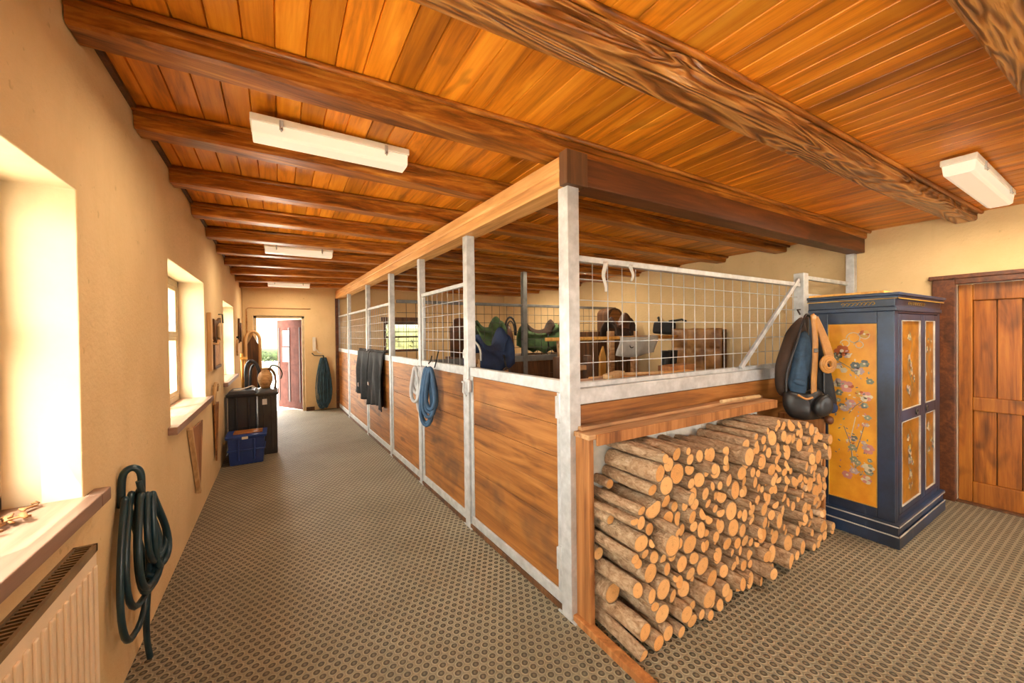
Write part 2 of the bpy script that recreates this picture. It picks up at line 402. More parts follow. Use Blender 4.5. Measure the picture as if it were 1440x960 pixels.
WIN = [(.62, 1.946, .89, 2.022), (3.22, 4.58, .89, 2.005), (5.95, 7.22, .885, 1.955)]
REARW = (-2.4, -.30, .60, 2.10)  # unseen window behind the camera, added and sized for fill light
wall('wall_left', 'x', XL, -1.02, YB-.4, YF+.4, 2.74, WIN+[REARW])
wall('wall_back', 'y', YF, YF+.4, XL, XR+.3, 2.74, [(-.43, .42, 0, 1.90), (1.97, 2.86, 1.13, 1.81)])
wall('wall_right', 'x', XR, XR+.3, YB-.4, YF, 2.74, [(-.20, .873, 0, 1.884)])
wall('wall_front', 'y', YB, YB-.4, XL, XR, 2.74, [(2.5, 3.7, 1.0, 2.05)])  # opening behind the camera, out of view, added to let in fill light
struct(MB().box(-1.02, XR+.3, YB-.4, YF+.4, -.12, 0).build('floor', M['floor']))
# boarded ceiling: real V-grooves between the boards, a slab above
mb = MB(); W = .105; ys = [YB-.3, -1, 1, 2, 3.5, 5, 6.5, 8, YF+.2]
xs = []
k = math.floor(-.66/W)
while k*W < XR+.12:
    xs += [(k*W, .009), (k*W+.004, 0), (k*W+W-.004, 0)]; k += 1
mb.add([(x, y, ceil_z(x, y)+dz) for x, dz in xs for y in ys],
       [(i*len(ys)+j, (i+1)*len(ys)+j, (i+1)*len(ys)+j+1, i*len(ys)+j+1) for i in range(len(xs)-1) for j in range(len(ys)-1)])
mb.box(-1.02, XR+.3, YB-.4, YF+.4, 2.74, 2.8)
struct(mb.build('ceiling', M['ceiling']))
# dark scribe strips where the ceiling meets the walls
mb = MB()
for j in range(len(ys)-1):
    mb.bar((XL+.012, ys[j], ceil_z(XL, ys[j])-.012), (XL+.012, ys[j+1], ceil_z(XL, ys[j+1])-.012), .022, .02)
struct(mb.build('trim_1', M['dark_wood']))

# beams across the ceiling
LBL = {-2:'rippled brown ceiling beam cut off at the top right corner',
       -1:'wide brown ceiling beam with rippled grain ending above the wardrobe', 0:'stout brown ceiling beam passing over the tall corner post',
       1:'brown ceiling beam directly behind the nearest corridor lamp', 2:'second brown ceiling beam behind the nearest corridor lamp',
       3:'third brown ceiling beam behind the nearest corridor lamp', 4:'brown ceiling beam directly before the middle corridor lamp',
       5:'brown ceiling beam directly behind the middle corridor lamp', 6:'second brown ceiling beam behind the middle corridor lamp',
       7:'third brown ceiling beam behind the middle corridor lamp', 8:'brown ceiling beam directly before the farthest corridor lamp',
       9:'last brown ceiling beam against the far end wall'}
for i in range(-2, 10):
    yl, ym, yr = 2.0+.71*i, 1.735+.71*i, 1.60+.71*i
    st = [(-.60, yl, .10), (.4, (yl+ym)/2, .105), (1.35, ym, .11), (3.2, (ym+yr)/2, .10), (5.033, yr, .075)]
    Wd = .135
    root = thing('ceiling_beam', LBL[i], 'ceiling beam', (1.35, ym, ceil_z(1.35, ym)-.11), group='ceiling beams')
    mb = MB(); vs = []
    for x, y, h in st:
        zc = ceil_z(x, y)+.004; zb = zc-h
        # a stepped front: narrow ledge under the boards, then the face, then the chamfered underside
        for dy, z in ((0, zc), (0, zb+.012), (-.012, zb), (-Wd+.012, zb), (-Wd, zb+.012), (-Wd, zb+.055), (-Wd-.012, zb+.058), (-Wd-.012, zc)):
            vs.append((x, y+dy, z))
    n = 8; fs = []
    for a in range(len(st)-1):
        for q in range(n): fs.append((a*n+q, a*n+(q+1) % n, (a+1)*n+(q+1) % n, (a+1)*n+q))
    fs += [tuple(range(n)), tuple((len(st)-1)*n+q for q in reversed(range(n)))]
    mb.add(vs, fs); mb.build('beam_body', M['rippled'] if i < 0 else M['beam'], root, world=True)
    mb = MB(); mb.tube([(x, y-Wd-.022, ceil_z(x, y)-.010) for x, y, h in st], .014, 8)
    mb.build('moulding_strip', M['beam'], root, world=True)
    mb = MB(); mb.tube([(x, y+.010, ceil_z(x, y)-.008) for x, y, h in st], .011, 6)
    mb.build('moulding_strip', M['beam'], root, world=True)

# ---- windows in the left wall, the last one unseen and added for fill
for n, (y0, y1, z0, z1) in enumerate(WIN+[REARW]):
    xg = -.82
    root = thing('window_%d' % (n+1), None, None, (xg, (y0+y1)/2, z0)); struct(root)
    zs = z0+.05
    mb = MB()
    mb.box(xg-.03, xg+.03, y0, y0+.05, zs, z1); mb.box(xg-.03, xg+.03, y1-.05, y1, zs, z1)
    mb.box(xg-.03, xg+.03, y0, y1, z1-.05, z1); mb.box(xg-.03, xg+.03, y0, y1, zs, zs+.05)
    struct(mb.build('window_frame', M['frame_paint'], root, bevel=.005, world=True))
    ymid = (y0+y1)/2; zt = z0+(z1-z0)*.56
    mb = MB()
    for a, b in ((y0+.05, ymid), (ymid, y1-.05)):
        for c, d in ((zs+.05, zt), (zt, z1-.05)):
            mb.box(xg-.02, xg+.025, a, a+.04, c, d); mb.box(xg-.02, xg+.025, b-.04, b, c, d)
            mb.box(xg-.02, xg+.025, a+.04, b-.04, c, c+.04); mb.box(xg-.02, xg+.025, a+.04, b-.04, d-.04, d)
    struct(mb.build('sash', M['frame_paint'], root, bevel=.004, world=True))
    mb = MB().box(xg-.003, xg+.003, y0+.06, y1-.06, zs+.06, z1-.06)
    struct(mb.build('pane', M['glass'], root, world=True))
    mb = MB().box(xg-.03, -.556, y0-.0, y1, z0+.004, z0+.052)
    mb.box(XL+.001, -.556, y0-.09, y0, z0+.004, z0+.052); mb.box(XL+.001, -.556, y1, y1+.085, z0+.004, z0+.052)
    struct(mb.build('window_sill', M['sill_wood'], root, bevel=.004, world=True))
# ---- window in the far wall, seen through the stall
root = thing('window_5', None, None, (2.415, YF, 1.13)); struct(root)
mb = MB(); x0, x1, z0, z1 = 1.97, 2.86, 1.13, 1.81
for a in ((x0, x0+.06, z0, z1), (x1-.06, x1, z0, z1), (x0, x1, z1-.07, z1), (x0, x1, z0, z0+.05), (x0, x1, 1.44, 1.48)):
    mb.box(a[0], a[1], YF+.06, YF+.11, a[2], a[3])
struct(mb.build('window_frame', M['dark_wood'], root, world=True))
mb = MB()
for k in range(1, 8): mb.tube([(x0+k*.111, YF+.045, z0), (x0+k*.111, YF+.045, z1)], .004, 5)
for k in range(1, 6): mb.tube([(x0, YF+.045, z0+k*.113), (x1, YF+.045, z0+k*.113)], .004, 5)
struct(mb.build('window_bars', M['iron'], root, world=True))
struct(MB().box(x0+.05, x1-.05, YF+.08, YF+.086, z0+.05, z1-.06).build('pane', M['glass'], root, world=True))
struct(MB().box(x0-.06, x1+.06, YF-.03, YF-.002, z1, z1+.09).build('lintel_board', M['dark_wood'], root, world=True))

# ---- far door, standing open
D2 = thing('door_2', None, None, (.42, 8.80, 0)); struct(D2)
mb = MB(); mb.box(-.43, -.385, 8.79, 8.86, 0, 1.90); mb.box(.375, .42, 8.79, 8.86, 0, 1.90); mb.box(-.43, .42, 8.79, 8.86, 1.855, 1.90)
struct(mb.build('door_frame', M['frame_paint'], D2, world=True))
th = math.radians(180-58); c, s = math.cos(th), math.sin(th)
leaf = struct(MB().box(0, .82, -.02, .02, .015, 1.84).build('door_leaf', M['pink_paint'], D2, bevel=.004)); leaf.location = (-.02, .06, 0); leaf.rotation_euler = (0, 0, th)
mb = MB()
for a, b in ((.10, .36), (.47, .72)):
    for z0, z1 in ((.18, .78), (.92, 1.66)): mb.box(a, b, .018, .026, z0, z1)
p = struct(mb.build('recessed_panel', M['pink_paint'], leaf, bevel=.004))
mb = MB()
for a in (.07, .40, .43, .74): mb.box(a, a+.025, .018, .030, .15, 1.68)
struct(mb.build('dark_stripe', M['maroon'], leaf))
mb = MB().tube([(.76, .02, .95), (.76, .07, .95), (.68, .07, .95)], .009, 8); struct(mb.build('door_handle', M['iron'], leaf))
o = MB().box(.40, .62, .031, .034, 1.30, 1.62).build('notice_sheet', M['paper'], leaf); struct(o)
o = MB().box(.42, .63, .031, .034, .97, 1.27).build('notice_sheet', M['paper'], leaf); struct(o)
# ---- plank door in the right wall
D1 = thing('door_1', None, None, (XR, .34, 0)); struct(D1)
mb = MB()
mb.box(XR-.045, XR+.02, .873, 1.010, 0, 1.955); mb.box(XR-.045, XR+.02, -.34, -.20, 0, 1.955)
mb.box(XR-.05, XR+.02, -.20, .873, 1.884, 1.955)
mb.box(XR-.06, XR-.0, -.37, 1.03, 1.93, 1.965)
struct(mb.build('door_frame', M['lintel'], D1, bevel=.006, world=True))
x = XR+.035; mb = MB()
y0, y1 = -.20, .868
mb.box(x, x+.045, y1-.08, y1, .01, 1.88); mb.box(x, x+.045, y0, y0+.08, .01, 1.88)
mb.box(x, x+.045, y0+.08, y1-.08, 1.74, 1.88); mb.box(x, x+.045, y0+.08, y1-.08, .01, .19); mb.box(x, x+.045, y0+.08, y1-.08, .80, .915)
struct(mb.build('door_leaf', M['door_wood'], D1, bevel=.006, world=True))
mb = MB(); w = (y1-y0-.16)/7
for k in range(7):
    for z0, z1 in ((.19, .80), (.915, 1.74)): mb.box(x+.018, x+.04, y0+.08+k*w+.003, y0+.08+(k+1)*w-.003, z0, z1)
struct(mb.build('panel_boards', M['door_wood'], D1, bevel=.004, world=True))
struct(MB().box(XR-.02, XR+.12, -.20, .873, 0, .014).build('threshold', M['dark_wood'], D1, world=True))
struct(MB().box(x+.041, x+.06, y0, y1, .01, 1.88).build('backing', M['dark_wood'], D1, world=True))
mb = MB().tube([(x, y0+.05, 1.0), (x-.06, y0+.05, 1.0), (x-.06, y0+.16, 1.0)], .01, 8)
struct(mb.build('door_handle', M['iron'], D1, world=True))
# plinth blocks by the far door, conduit
struct(MB().box(.43, .58, YF-.022, YF-.001, 0, .075).build('baseboard_back', M['dark_wood']))

# ------------------------------------------------------------------ outside
struct(MB().box(-40, 40, -30, 60, -.14, -.125).build('yard_ground', M['pave']))
mb = MB().grid(lambda u, v: (-50+u*100, 19+v*9, -.12+.10*math.sin(PI*v)+.02*math.sin(u*90)), 40, 8)
tag(mb.build('grass_verge', M['grass']), 'sunlit grass strip beyond the yard outside the far door', 'grass', kind='stuff')
mb = MB().grid(lambda u, v: (-90+u*180, 60+v*80, -.13+12*v**1.3+.8*math.sin(u*17)*v), 40, 16)
struct(mb.build('hill', M['grass']))
def hedge(x0, x1, y, h, label, mat='hedge'):
    rr = random.Random(int(y*10)); mb = MB()
    for k in range(int((x1-x0)*420)):
        t = rr.random(); x = x0+t*(x1-x0); z = h*rr.random()**.7*(.8+.2*math.sin(x*3)); yy = y+rr.uniform(-.5,.5)*math.sqrt(max(.05, 1-z/h*.8))
        a = rr.uniform(.05,.11); d = V((rr.gauss(0,1), rr.gauss(0,1), rr.gauss(0,1))).normalized(); e = d.orthogonal().normalized(); f = d.cross(e)
        c = V((x, yy, z-.1)); mb.add([c-e*a, c+f*a*.6, c+e*a, c-f*a*.6], [(0,1,2,3)])
    mb.sphere(((x0+x1)/2, y, h*.35), ((x1-x0)/2*.96, .38, h*.42), 10)
    tag(mb.build('hedge', M[mat]), label, 'hedge', kind='thing')
hedge(-6, 3, 29, 1.0, 'low green hedge beyond the yard, seen through the far doorway')
hedge(1.7, 5.2, 12.6, 2.3, 'tall pale green hedge outside the barred window at the back of the stall', 'bush')
hedge(.05, 1.2, 12.2, .28, 'small tuft of green plants in the yard close outside the far door')
# ------------------------------------------------------------------ stall: the long side faces the corridor, slightly askew
A0 = V((1.311, 1.586, 0)); SD = V((-.261, 7.224, 0)).normalized(); SA = math.atan2(SD.y, SD.x)
def SP(s, z=0): q = A0+SD*s; return (q.x, q.y, z)
POST = [(0, .078), (1.165, .07), (2.225, .062), (3.29, .062), (4.54, .06), (6.02, .06), (7.18, .05)]
PL = ['tall galvanised corner post beside the firewood rack', 'galvanised post with the gate latch, next after the corner post',
      'galvanised post behind the blue and white lead ropes', 'galvanised post right of the hanging black rugs', 'galvanised post left of the hanging black rugs',
      'second galvanised post from the far end wall', 'last galvanised post against the far end wall']
for k, (s, w) in enumerate(POST):
    t = thing('stall_post', PL[k], 'post', SP(s), SA, 'galvanised posts of the corridor stall front')
    MB().box(-w/2, w/2, -w/2, w/2, .004, 2.262).build('post_tube', M['galv'], t, bevel=.004)
    MB().box(-w/2-.03, w/2+.03, -w/2-.0, w/2, .0, .008).build('base_plate', M['galv'], t)
    if k == 1:
        mb = MB(); mb.box(-.05, .02, .035, .05, 1.07, 1.155); mb.box(-.085, -.04, .03, .05, 1.06, 1.15)
        mb.tube([(.03,.055,1.13), (-.02,.065,1.13), (-.03,.075,1.06), (-.06,.065,1.03)], .008, 8)
        tag(mb.build('latch', M['galv'], t, bevel=.003), 'gate latch with a drop handle')
def wire(mb, x0, x1, z0, z1, y, nx, nz, r=0.0027):
    for k in range(1, nx): a = x0+(x1-x0)*k/nx; mb.tube([(a, y, z0), (a, y, z1)], r, 5)
    for k in range(1, nz): a = z0+(z1-z0)*k/nz; mb.tube([(x0, y+.005, a), (x1, y+.005, a)], r, 5)
PNL = ['wood and steel stall gate nearest the camera, open above', 'wood and steel stall panel with wire grid, left of the nearest gate',
       'wood and steel stall panel open above, left of the hanging lead ropes', 'wood and steel stall panel with wire grid behind the black rugs',
       'wood and steel stall panel with wire grid, left of the black rugs', 'farthest wood and steel stall panel with wire grid at the end wall']
for k in range(6):
    sa = POST[k][0]+POST[k][1]/2+.008; sb = POST[k+1][0]-POST[k+1][1]/2-.008; L = sb-sa
    t = thing('stall_gate' if k == 0 else 'stall_screen', PNL[k], 'stall panel', SP(sa), SA, 'stall front panels along the corridor')
    mb = MB(); w = .042
    mb.box(0, L, -.022, .022, 1.178, 1.246); mb.box(0, L, -.022, .022, .035, .10)
    mb.box(0, w, -.02, .02, .10, 1.178); mb.box(L-w, L, -.02, .02, .10, 1.178)
    if k not in (0, 2):
        mb.box(0, L, -.018, .018, 1.88, 1.912); mb.box(0, .022, -.014, .014, 1.246, 1.88); mb.box(L-.022, L, -.014, .014, 1.246, 1.88)
    mb.build('frame', M['galv'], t, bevel=.004)
    mb = MB(); n = 6
    for j in range(n):
        z0 = .10+j*1.078/n; mb.box(w, L-w, -.016, .014+.0015*(j % 2), z0+.0012, z0+1.078/n-.0012)
    mb.build('wood_infill', M['stall_wood'], t, bevel=.003)
    if k not in (0, 2):
        mb = MB(); wire(mb, .02, L-.02, 1.246, 1.882, 0, max(7, round(L/.12)), 6); mb.build('wire_grid', M['galv'], t)
    if k == 0:
        MB().box(w, L-w, -.16, -.024, 1.150, 1.186).build('top_shelf', M['stall_wood'], t, bevel=.004)
        for z in (.28, 1.10):
            MB().box(.004, .036, .0215, .036, z-.06, z+.06).lathe([(.011,-.08),(.011,.08)], (-.002, .032, z), 10).build('hinge', M['galv'], t, bevel=.002)
t = thing('kick_board', 'dark worn plank on the floor under the stall front', 'plank', SP(.05), SA)
MB().box(0, 7.1, -.02, .028, .0, .033).build('plank', M['dark_wood'], t, bevel=.004)
# orange beam over the stall front
t = thing('stall_beam', 'pale orange timber beam lying on the tops of the stall posts', 'beam', SP(.0, 2.262), SA, kind='thing')
mb = MB(); mb.prism([(-.085,0),(.058,0),(.062,.02),(.062,.07),(.054,.078),(.062,.09),(.062,.152),(-.085,.152)], 0, 0, 7.15)
mb.build('beam_body', M['orange_beam'], t, bevel=.004)
# deep lintel to the right
t = thing('stall_lintel', 'deep dark stained beam running from the corner post to the right wall', 'beam', (1.30, 1.56, 2.272), kind='thing')
mb = MB(); mb.bar((1.376, 1.60, 2.347), (5.03, 1.545, 2.347), .13, .15); mb.build('beam_body', M['lintel'], t, bevel=.006, world=True)
MB().box(1.245, 1.385, 1.515, 1.578, 2.258, 2.43).build('corner_block', M['dark_wood'], t, bevel=.004, world=True)
t = thing('wall_post', 'short galvanised post under the dark beam at the right wall', 'post', (4.985, 1.575, 0))
MB().box(-.035, .035, -.035, .035, 0, 2.27).build('post_tube', M['galv'], t, bevel=.004)

# front partition facing the camera (y = 1.586)
t = thing('stall_screen', 'stall front of steel, wire grid and planks above the firewood rack', 'stall panel', (1.36, 1.60, 0))
mb = MB(); y0, y1 = 1.58, 1.625
mb.box(1.355, 4.945, y0, y1, 1.115, 1.20); mb.box(1.355, 4.945, y0+.03, y1+.03, 1.20, 1.228)
mb.box(1.355, 3.90, y0, y1, 1.884, 1.918)
mb.build('frame', M['galv'], t, bevel=.004, world=True)
mb = MB()
for j in range(4): mb.box(1.355, 4.94, y0+.005, y1-.005, .30+j*.2035, .30+(j+1)*.2035-.003)
mb.build('wood_infill', M['stall_wood'], t, bevel=.003, world=True)
mb = MB()
for k in range(21): a = 1.50+k*.1165; mb.tube([(a, 1.612, 1.22), (a, 1.612, 1.89)], 0.0027, 5)
for k in range(5): mb.tube([(1.36, 1.606, 1.335+k*.115), (3.90, 1.606, 1.335+k*.115)], 0.0027, 5)
mb.build('wire_grid', M['galv'], t, world=True)
mb = MB(); mb.bar((2.95, 1.585, 1.225), (3.87, 1.585, 1.945), .022, .034); mb.build('brace', M['galv'], t, bevel=.003, world=True)
for a, l in ((1.56, .17), (1.78, .10)):
    mb = MB(); mb.grid(lambda u, v, a=a, l=l: (a+(u-.5)*.035*(1-v*.6)+.01*math.sin(v*7+a*9), 1.578+.004*math.sin(u*6), 1.90-v*l), 3, 8)
    mb.build('torn_tape', M['white_cloth'], t, solid=.002, world=True)
t = thing('partition_post', 'pale steel post with the hanging jackets, left of the wardrobe', 'post', (3.955, 1.60, 0))
MB().box(-.045, .045, -.04, .04, 0, 2.005).build('post_tube', M['galv'], t, bevel=.004)
mb = MB().tube([(-.01, -.04, 1.63), (-.01, -.10, 1.62), (-.01, -.115, 1.66)], .007, 6); mb.build('hook', M['iron'], t)
t = thing('end_rail', 'double grey steel rail and grid between the hook post and right wall', 'rail', (4.0, 1.6, 0))
mb = MB(); mb.box(4.0, 4.95, 1.585, 1.62, 1.955, 1.99); mb.box(4.0, 4.95, 1.585, 1.62, 1.80, 1.83); mb.build('rails', M['galv'], t, bevel=.003, world=True)
mb = MB()
for k in range(1, 8): a = 4.0+k*.118; mb.tube([(a, 1.603, 1.20), (a, 1.603, 1.80)], 0.0027, 5)
for k in range(1, 5): mb.tube([(4.0, 1.603, 1.2+k*.118), (4.95, 1.603, 1.2+k*.118)], 0.0027, 5)
mb.build('wire_grid', M['galv'], t, world=True)

# inner partition across the stall (y = 4.83)
t = thing('stall_screen', 'inner stall partition of planks, rails and wire behind the tack', 'stall panel', (1.25, 4.83, 0))
mb = MB(); y = 4.83
mb.box(1.24, 5.02, y-.02, y+.02, 1.90, 1.94); mb.box(1.24, 5.02, y-.02, y+.02, 1.09, 1.175); mb.box(1.24, 5.02, y-.02, y+.02, .05, .11)
mb.build('rails', M['iron_rail'], t, bevel=.003, world=True)
MB().box(3.09, 3.16, y-.035, y+.035, 0, 2.42).build('post', M['iron_rail'], t, bevel=.003, world=True)
mb = MB()
for j in range(5): mb.box(1.24, 5.02, y-.014, y+.014, .11+j*.196, .11+(j+1)*.196-.003)
mb.build('wood_infill', M['dark_wood'], t, world=True)
mb = MB()
for k in range(1, 31): a = 1.24+k*.122; mb.tube([(a, y, 1.175), (a, y, 1.90)], .0035, 5)
for k in range(1, 6): mb.tube([(1.24, y-.005, 1.175+k*.121), (5.02, y-.005, 1.175+k*.121)], .0035, 5)
mb.build('wire_grid', M['iron'], t, world=True)

# ------------------------------------------------------------------ firewood rack
t = thing('firewood_rack', 'brown board rack with a pale back holding the firewood', 'firewood rack', (1.32, 1.55, 0))
MB().box(1.312, 1.345, 1.447, 1.578, .02, .965).build('side_board', M['box_wood'], t, bevel=.004, world=True)
MB().box(3.50, 3.53, 1.27, 1.578, .0, .83).build('side_board', M['box_wood'], t, bevel=.004, world=True)
mb = MB(); mb.box(1.30, 3.13, 1.432, 1.578, .965, .992); mb.box(1.33, 3.13, 1.52, 1.578, .992, 1.012)
mb.build('top_board', M['cap_wood'], t, bevel=.004, world=True)
MB().box(1.345, 3.13, 1.418, 1.432, .935, .992).build('front_lip', M['box_wood'], t, bevel=.003, world=True)
mb = MB()
for j in range(3):
    for k in range(5): mb.box(1.346+k*.356, 1.346+(k+1)*.356-.003, 1.556, 1.576, j*.32, (j+1)*.32-.003)
mb.build('back_panel', M['white_wall'], t, bevel=.003, world=True)
MB().box(1.285, 1.335, 1.02, 1.60, .0, .036).build('floor_runner', M['box_wood'], t, bevel=.004, world=True)
mb = MB().tube([(2.55, 1.50, 1.026), (2.72, 1.49, 1.027), (2.98, 1.47, 1.026)], .0125, 8)
tag(mb.build('bare_stick', M['pale_wood']), 'pale bare stick lying on top of the firewood rack board', 'stick')

# logs: circles dropped one by one into the rack, then each a log of its own
XA, XB = 1.348, 3.497
def top(x): 
    if x < 1.52: return .64+.9*(x-1.36)
    if x < 3.0: return .885+.035*math.sin(x*5)
    return .90-.35*(x-3.0)
rl = random.Random(11); circ = []
def settle(x, r):
    z = r
    for cx, cz, cr in circ:
        dx = abs(cx-x)
        if dx < r+cr: z = max(z, cz+math.sqrt((r+cr)**2-dx*dx))
    return z
miss = 0
while miss < 45 and len(circ) < 520:
    q = rl.random()
    r = rl.uniform(.022,.031) if q < .30 else rl.uniform(.031,.042) if q < .80 else rl.uniform(.042,.060)
    if len(circ) < 30: r = max(r, .030)
    best = None
    for _ in range(90):
        x = rl.uniform(XA+r, XB-r); z = settle(x, r)
        if z+r < top(x)+.02 and (best is None or z < best[1]): best = (x, z)
    if best is None: miss += 1; continue
    circ.append((best[0], best[1], r))
def log_mesh(name, seed, split=False):
    rr = random.Random(seed); n = 16; rings = 9; vs = []; fs = []; mi = []
    lob = [1+rr.uniform(-.06,.06) for _ in range(n)]; lob = [(lob[k-1]+2*lob[k]+lob[(k+1) % n])/4 for k in range(n)]
    kn = [(rr.randrange(1, rings-1), rr.randrange(n)) for _ in range(2)]
    bx, bz, ph = rr.uniform(-.10,.10), rr.uniform(-.08,.08), rr.uniform(0, 6)
    cutA = rr.uniform(-.35,.35)
    for i in range(rings):
        y = i/(rings-1)
        for k in range(n):
            a = 2*PI*k/n; r = lob[k]*(.97+.03*math.sin(y*9+ph))
            for ki, kk in kn:
                if ki == i and min((k-kk) % n, (kk-k) % n) <= 1: r *= 1.10
            if split and math.sin(a) < -.25: r = min(r, .30/max(.05, -math.sin(a)))
            x = math.cos(a)*r+bx*math.sin(y*PI); z = math.sin(a)*r+bz*math.sin(y*PI+ph)-bz*math.sin(ph)
            yy = y
            if i == 0: yy += .06*cutA*x
            vs.append((x, yy, z))
    for i in range(rings-1):
        for k in range(n): fs.append((i*n+k, i*n+(k+1) % n, (i+1)*n+(k+1) % n, (i+1)*n+k)); mi.append(0)
    # cut faces: rim slightly inset so the sawn edge reads
    for e, base in ((0, 0), (1, (rings-1)*n)):
        o = len(vs)
        for k in range(n): p = V(vs[base+k]); vs.append((p.x*.90, p.y+(-.004 if e == 0 else .004), p.z*.90))
        for k in range(n): fs.append((base+k, base+(k+1) % n, o+(k+1) % n, o+k)); mi.append(0)
        fs.append(tuple(o+k for k in range(n))); mi.append(1)
    mb = MB(); mb.v = [V(p) for p in vs]; mb.f = [list(f) for f in fs]; mb.m = mi; mb.sm = [m == 0 for m in mi]
    me = mb.mesh(name); me.materials.append(M['bark']); me.materials.append(M['cut']); return me
LM = [log_mesh('log_shape', 100+k, k in (5, 10)) for k in range(14)]
cand = []
for x, z, r in circ:
    front = 1.225+rl.gauss(0, .013)
    if x < 1.50 and rl.random() < .55: front = rl.uniform(1.36, 1.47)     # short lengths by the left board
    elif rl.random() < .10: front -= rl.uniform(.03, .08)
    if z < .12: front -= .03
    if x > 3.3: front += .02
    L = min(1.548-front, rl.uniform(.27, .36))
    cand.append((x, front, z, r, L))
cand.sort(key=lambda c: (c[0]**2+c[1]**2+(c[2]-1.5)**2)/c[3]**2*1.0)
used = set(); rest = []
for k, (x, yf, z, r, L) in enumerate(cand):
    me = LM[rl.randrange(len(LM))]
    ro = rl.uniform(0, 2*PI); yaw = rl.gauss(0, .022); tilt = rl.gauss(0, .014)
    mat = Matrix.Translation((x, yf, z)) @ Matrix.Rotation(yaw, 4, 'Z') @ Matrix.Rotation(tilt, 4, 'X') @ Matrix.Rotation(ro, 4, 'Y') @ Matrix.Diagonal((r*.95, L, r*.95, 1))
    if k >= 300: rest.append((me, mat)); continue
    o = bpy.data.objects.new('firewood_log', me); COL.objects.link(o); o.matrix_world = mat
    size = 'thick' if r > .042 else 'slim' if r < .030 else 'medium'
    xc, zc = round((x-1.33)*100), round(z*100)
    lab = '%s firewood log, cut end %d cm above floor, %d cm right of left rack board' % (size, zc, xc)
    while lab in used: xc += 1; lab = '%s firewood log, cut end %d cm above floor, %d cm right of left rack board' % (size, zc, xc)
    used.add(lab); tag(o, lab, 'log', 'firewood logs in the rack')
if rest:
    mb = MB()
    for me, mat in rest:
        mb.add([mat @ v.co for v in me.vertices], [list(p.vertices) for p in me.polygons])
        mb.m[-len(me.polygons):] = [p.material_index for p in me.polygons]; mb.sm[-len(me.polygons):] = [p.use_smooth for p in me.polygons]
    o = mb.build('small_firewood', [M['bark'], M['cut_plain']]); tag(o, 'smallest and farthest firewood sticks filling gaps of the stack', 'firewood', 'firewood logs in the rack', 'stuff')
print('LOGS', len(circ), len(rest))
# ------------------------------------------------------------------ helpers for soft goods
def pillow(mb, outline, thick, wob=.004, seed=0, mi=0, y0=0.0):
    # closed soft shape: outline in local x,z; puffs out to +-thick/2 in y
    rr = random.Random(seed); n0 = len(outline); pts = []
    for i in range(n0):          # resample
        a = V((*outline[i], 0)); b = V((*outline[(i+1) % n0], 0)); k = max(2, int((b-a).length/.03))
        for j in range(k): pts.append(a.lerp(b, j/k))
    for _ in range(2): pts = [(pts[i-1]+pts[i]*2+pts[(i+1) % len(pts)])/4 for i in range(len(pts))]
    c = sum(pts, V((0,0,0)))/len(pts); n = len(pts)
    ph = [rr.uniform(0,6) for _ in range(4)]
    vs = []; fs = []
    def ring(s, d):
        for p in pts:
            q = c+(p-c)*s; f = wob*(math.sin(q.x*60+ph[0]+q.y*9)+math.sin(q.x*31+ph[1]))*(1-s*.6)
            vs.append((q.x, y0+d+f, q.y))
    for s, d in ((.35,-.5),(.65,-.46),(.88,-.33),(1,0),(.88,.33),(.65,.46),(.35,.5)): ring(s, d*thick)
    for i in range(6):
        for k in range(n): fs.append((i*n+k, i*n+(k+1) % n, (i+1)*n+(k+1) % n, (i+1)*n+k))
    vs.append((c.x, y0-.5*thick, c.y)); vs.append((c.x, y0+.5*thick, c.y))
    for k in range(n): fs.append((7*n, k, (k+1) % n)); fs.append((7*n+1, 6*n+(k+1) % n, 6*n+k))
    return mb.add(vs, fs, mi, True)
def arc(c, r, a0, a1, n, plane='xz', y=0, rz=None):
    rz = rz or r; out = []
    for k in range(n+1):
        a = a0+(a1-a0)*k/n; out.append((c[0]+r*math.cos(a), y, c[1]+rz*math.sin(a)) if plane == 'xz' else (y, c[0]+r*math.cos(a), c[1]+rz*math.sin(a)))
    return out

# ------------------------------------------------------------------ painted wardrobe
WX0, WX1, WY0, WY1 = 3.611, 4.70, .907, 1.41
t = thing('wardrobe', 'blue painted wardrobe with ochre flower panels beside the brown door', 'wardrobe', (4.15, 1.16, 0))
mb = MB()
mb.box(WX0+.014, WX1-.014, WY0+.02, WY1-.002, .05, 1.63)
mb.box(WX0, WX0+.03, WY0, 1.0, .16, 1.63); mb.box(WX0, WX0+.03, 1.283, WY1, .16, 1.63)
mb.box(WX0, WX0+.03, 1.0, 1.283, 1.545, 1.63); mb.box(WX0, WX0+.03, 1.0, 1.283, .16, .235)
mb.box(WX0+.03, 3.685, WY0, WY0+.03, .16, 1.63); mb.box(4.63, WX1, WY0, WY0+.03, .16, 1.63)
mb.box(3.685, 4.63, WY0, WY0+.03, 1.615, 1.63); mb.box(3.685, 4.63, WY0, WY0+.03, .16, .20)
mb.build('carcass', M['blue_paint'], t, bevel=.004, world=True)
mb = MB()
for o, z0, z1 in ((.030, 0, .085), (.018, .085, .14), (.028, .14, .165)):
    mb.box(WX0-o, WX1+o*.3, WY0-o, WY1, z0, z1)
mb.build('plinth', M['blue_paint'], t, bevel=.004, world=True)
mb = MB()
for o, z in ((.031, .084), (.029, .150)):
    mb.box(WX0-o-.001, WX0-o+.004, WY0-o-.001, WY1, z-.004, z+.004); mb.box(WX0-o-.001, WX1, WY0-o-.001, WY0-o+.004, z-.004, z+.004)
mb.build('white_edge_line', M['white_paint'], t, world=True)
mb = MB()
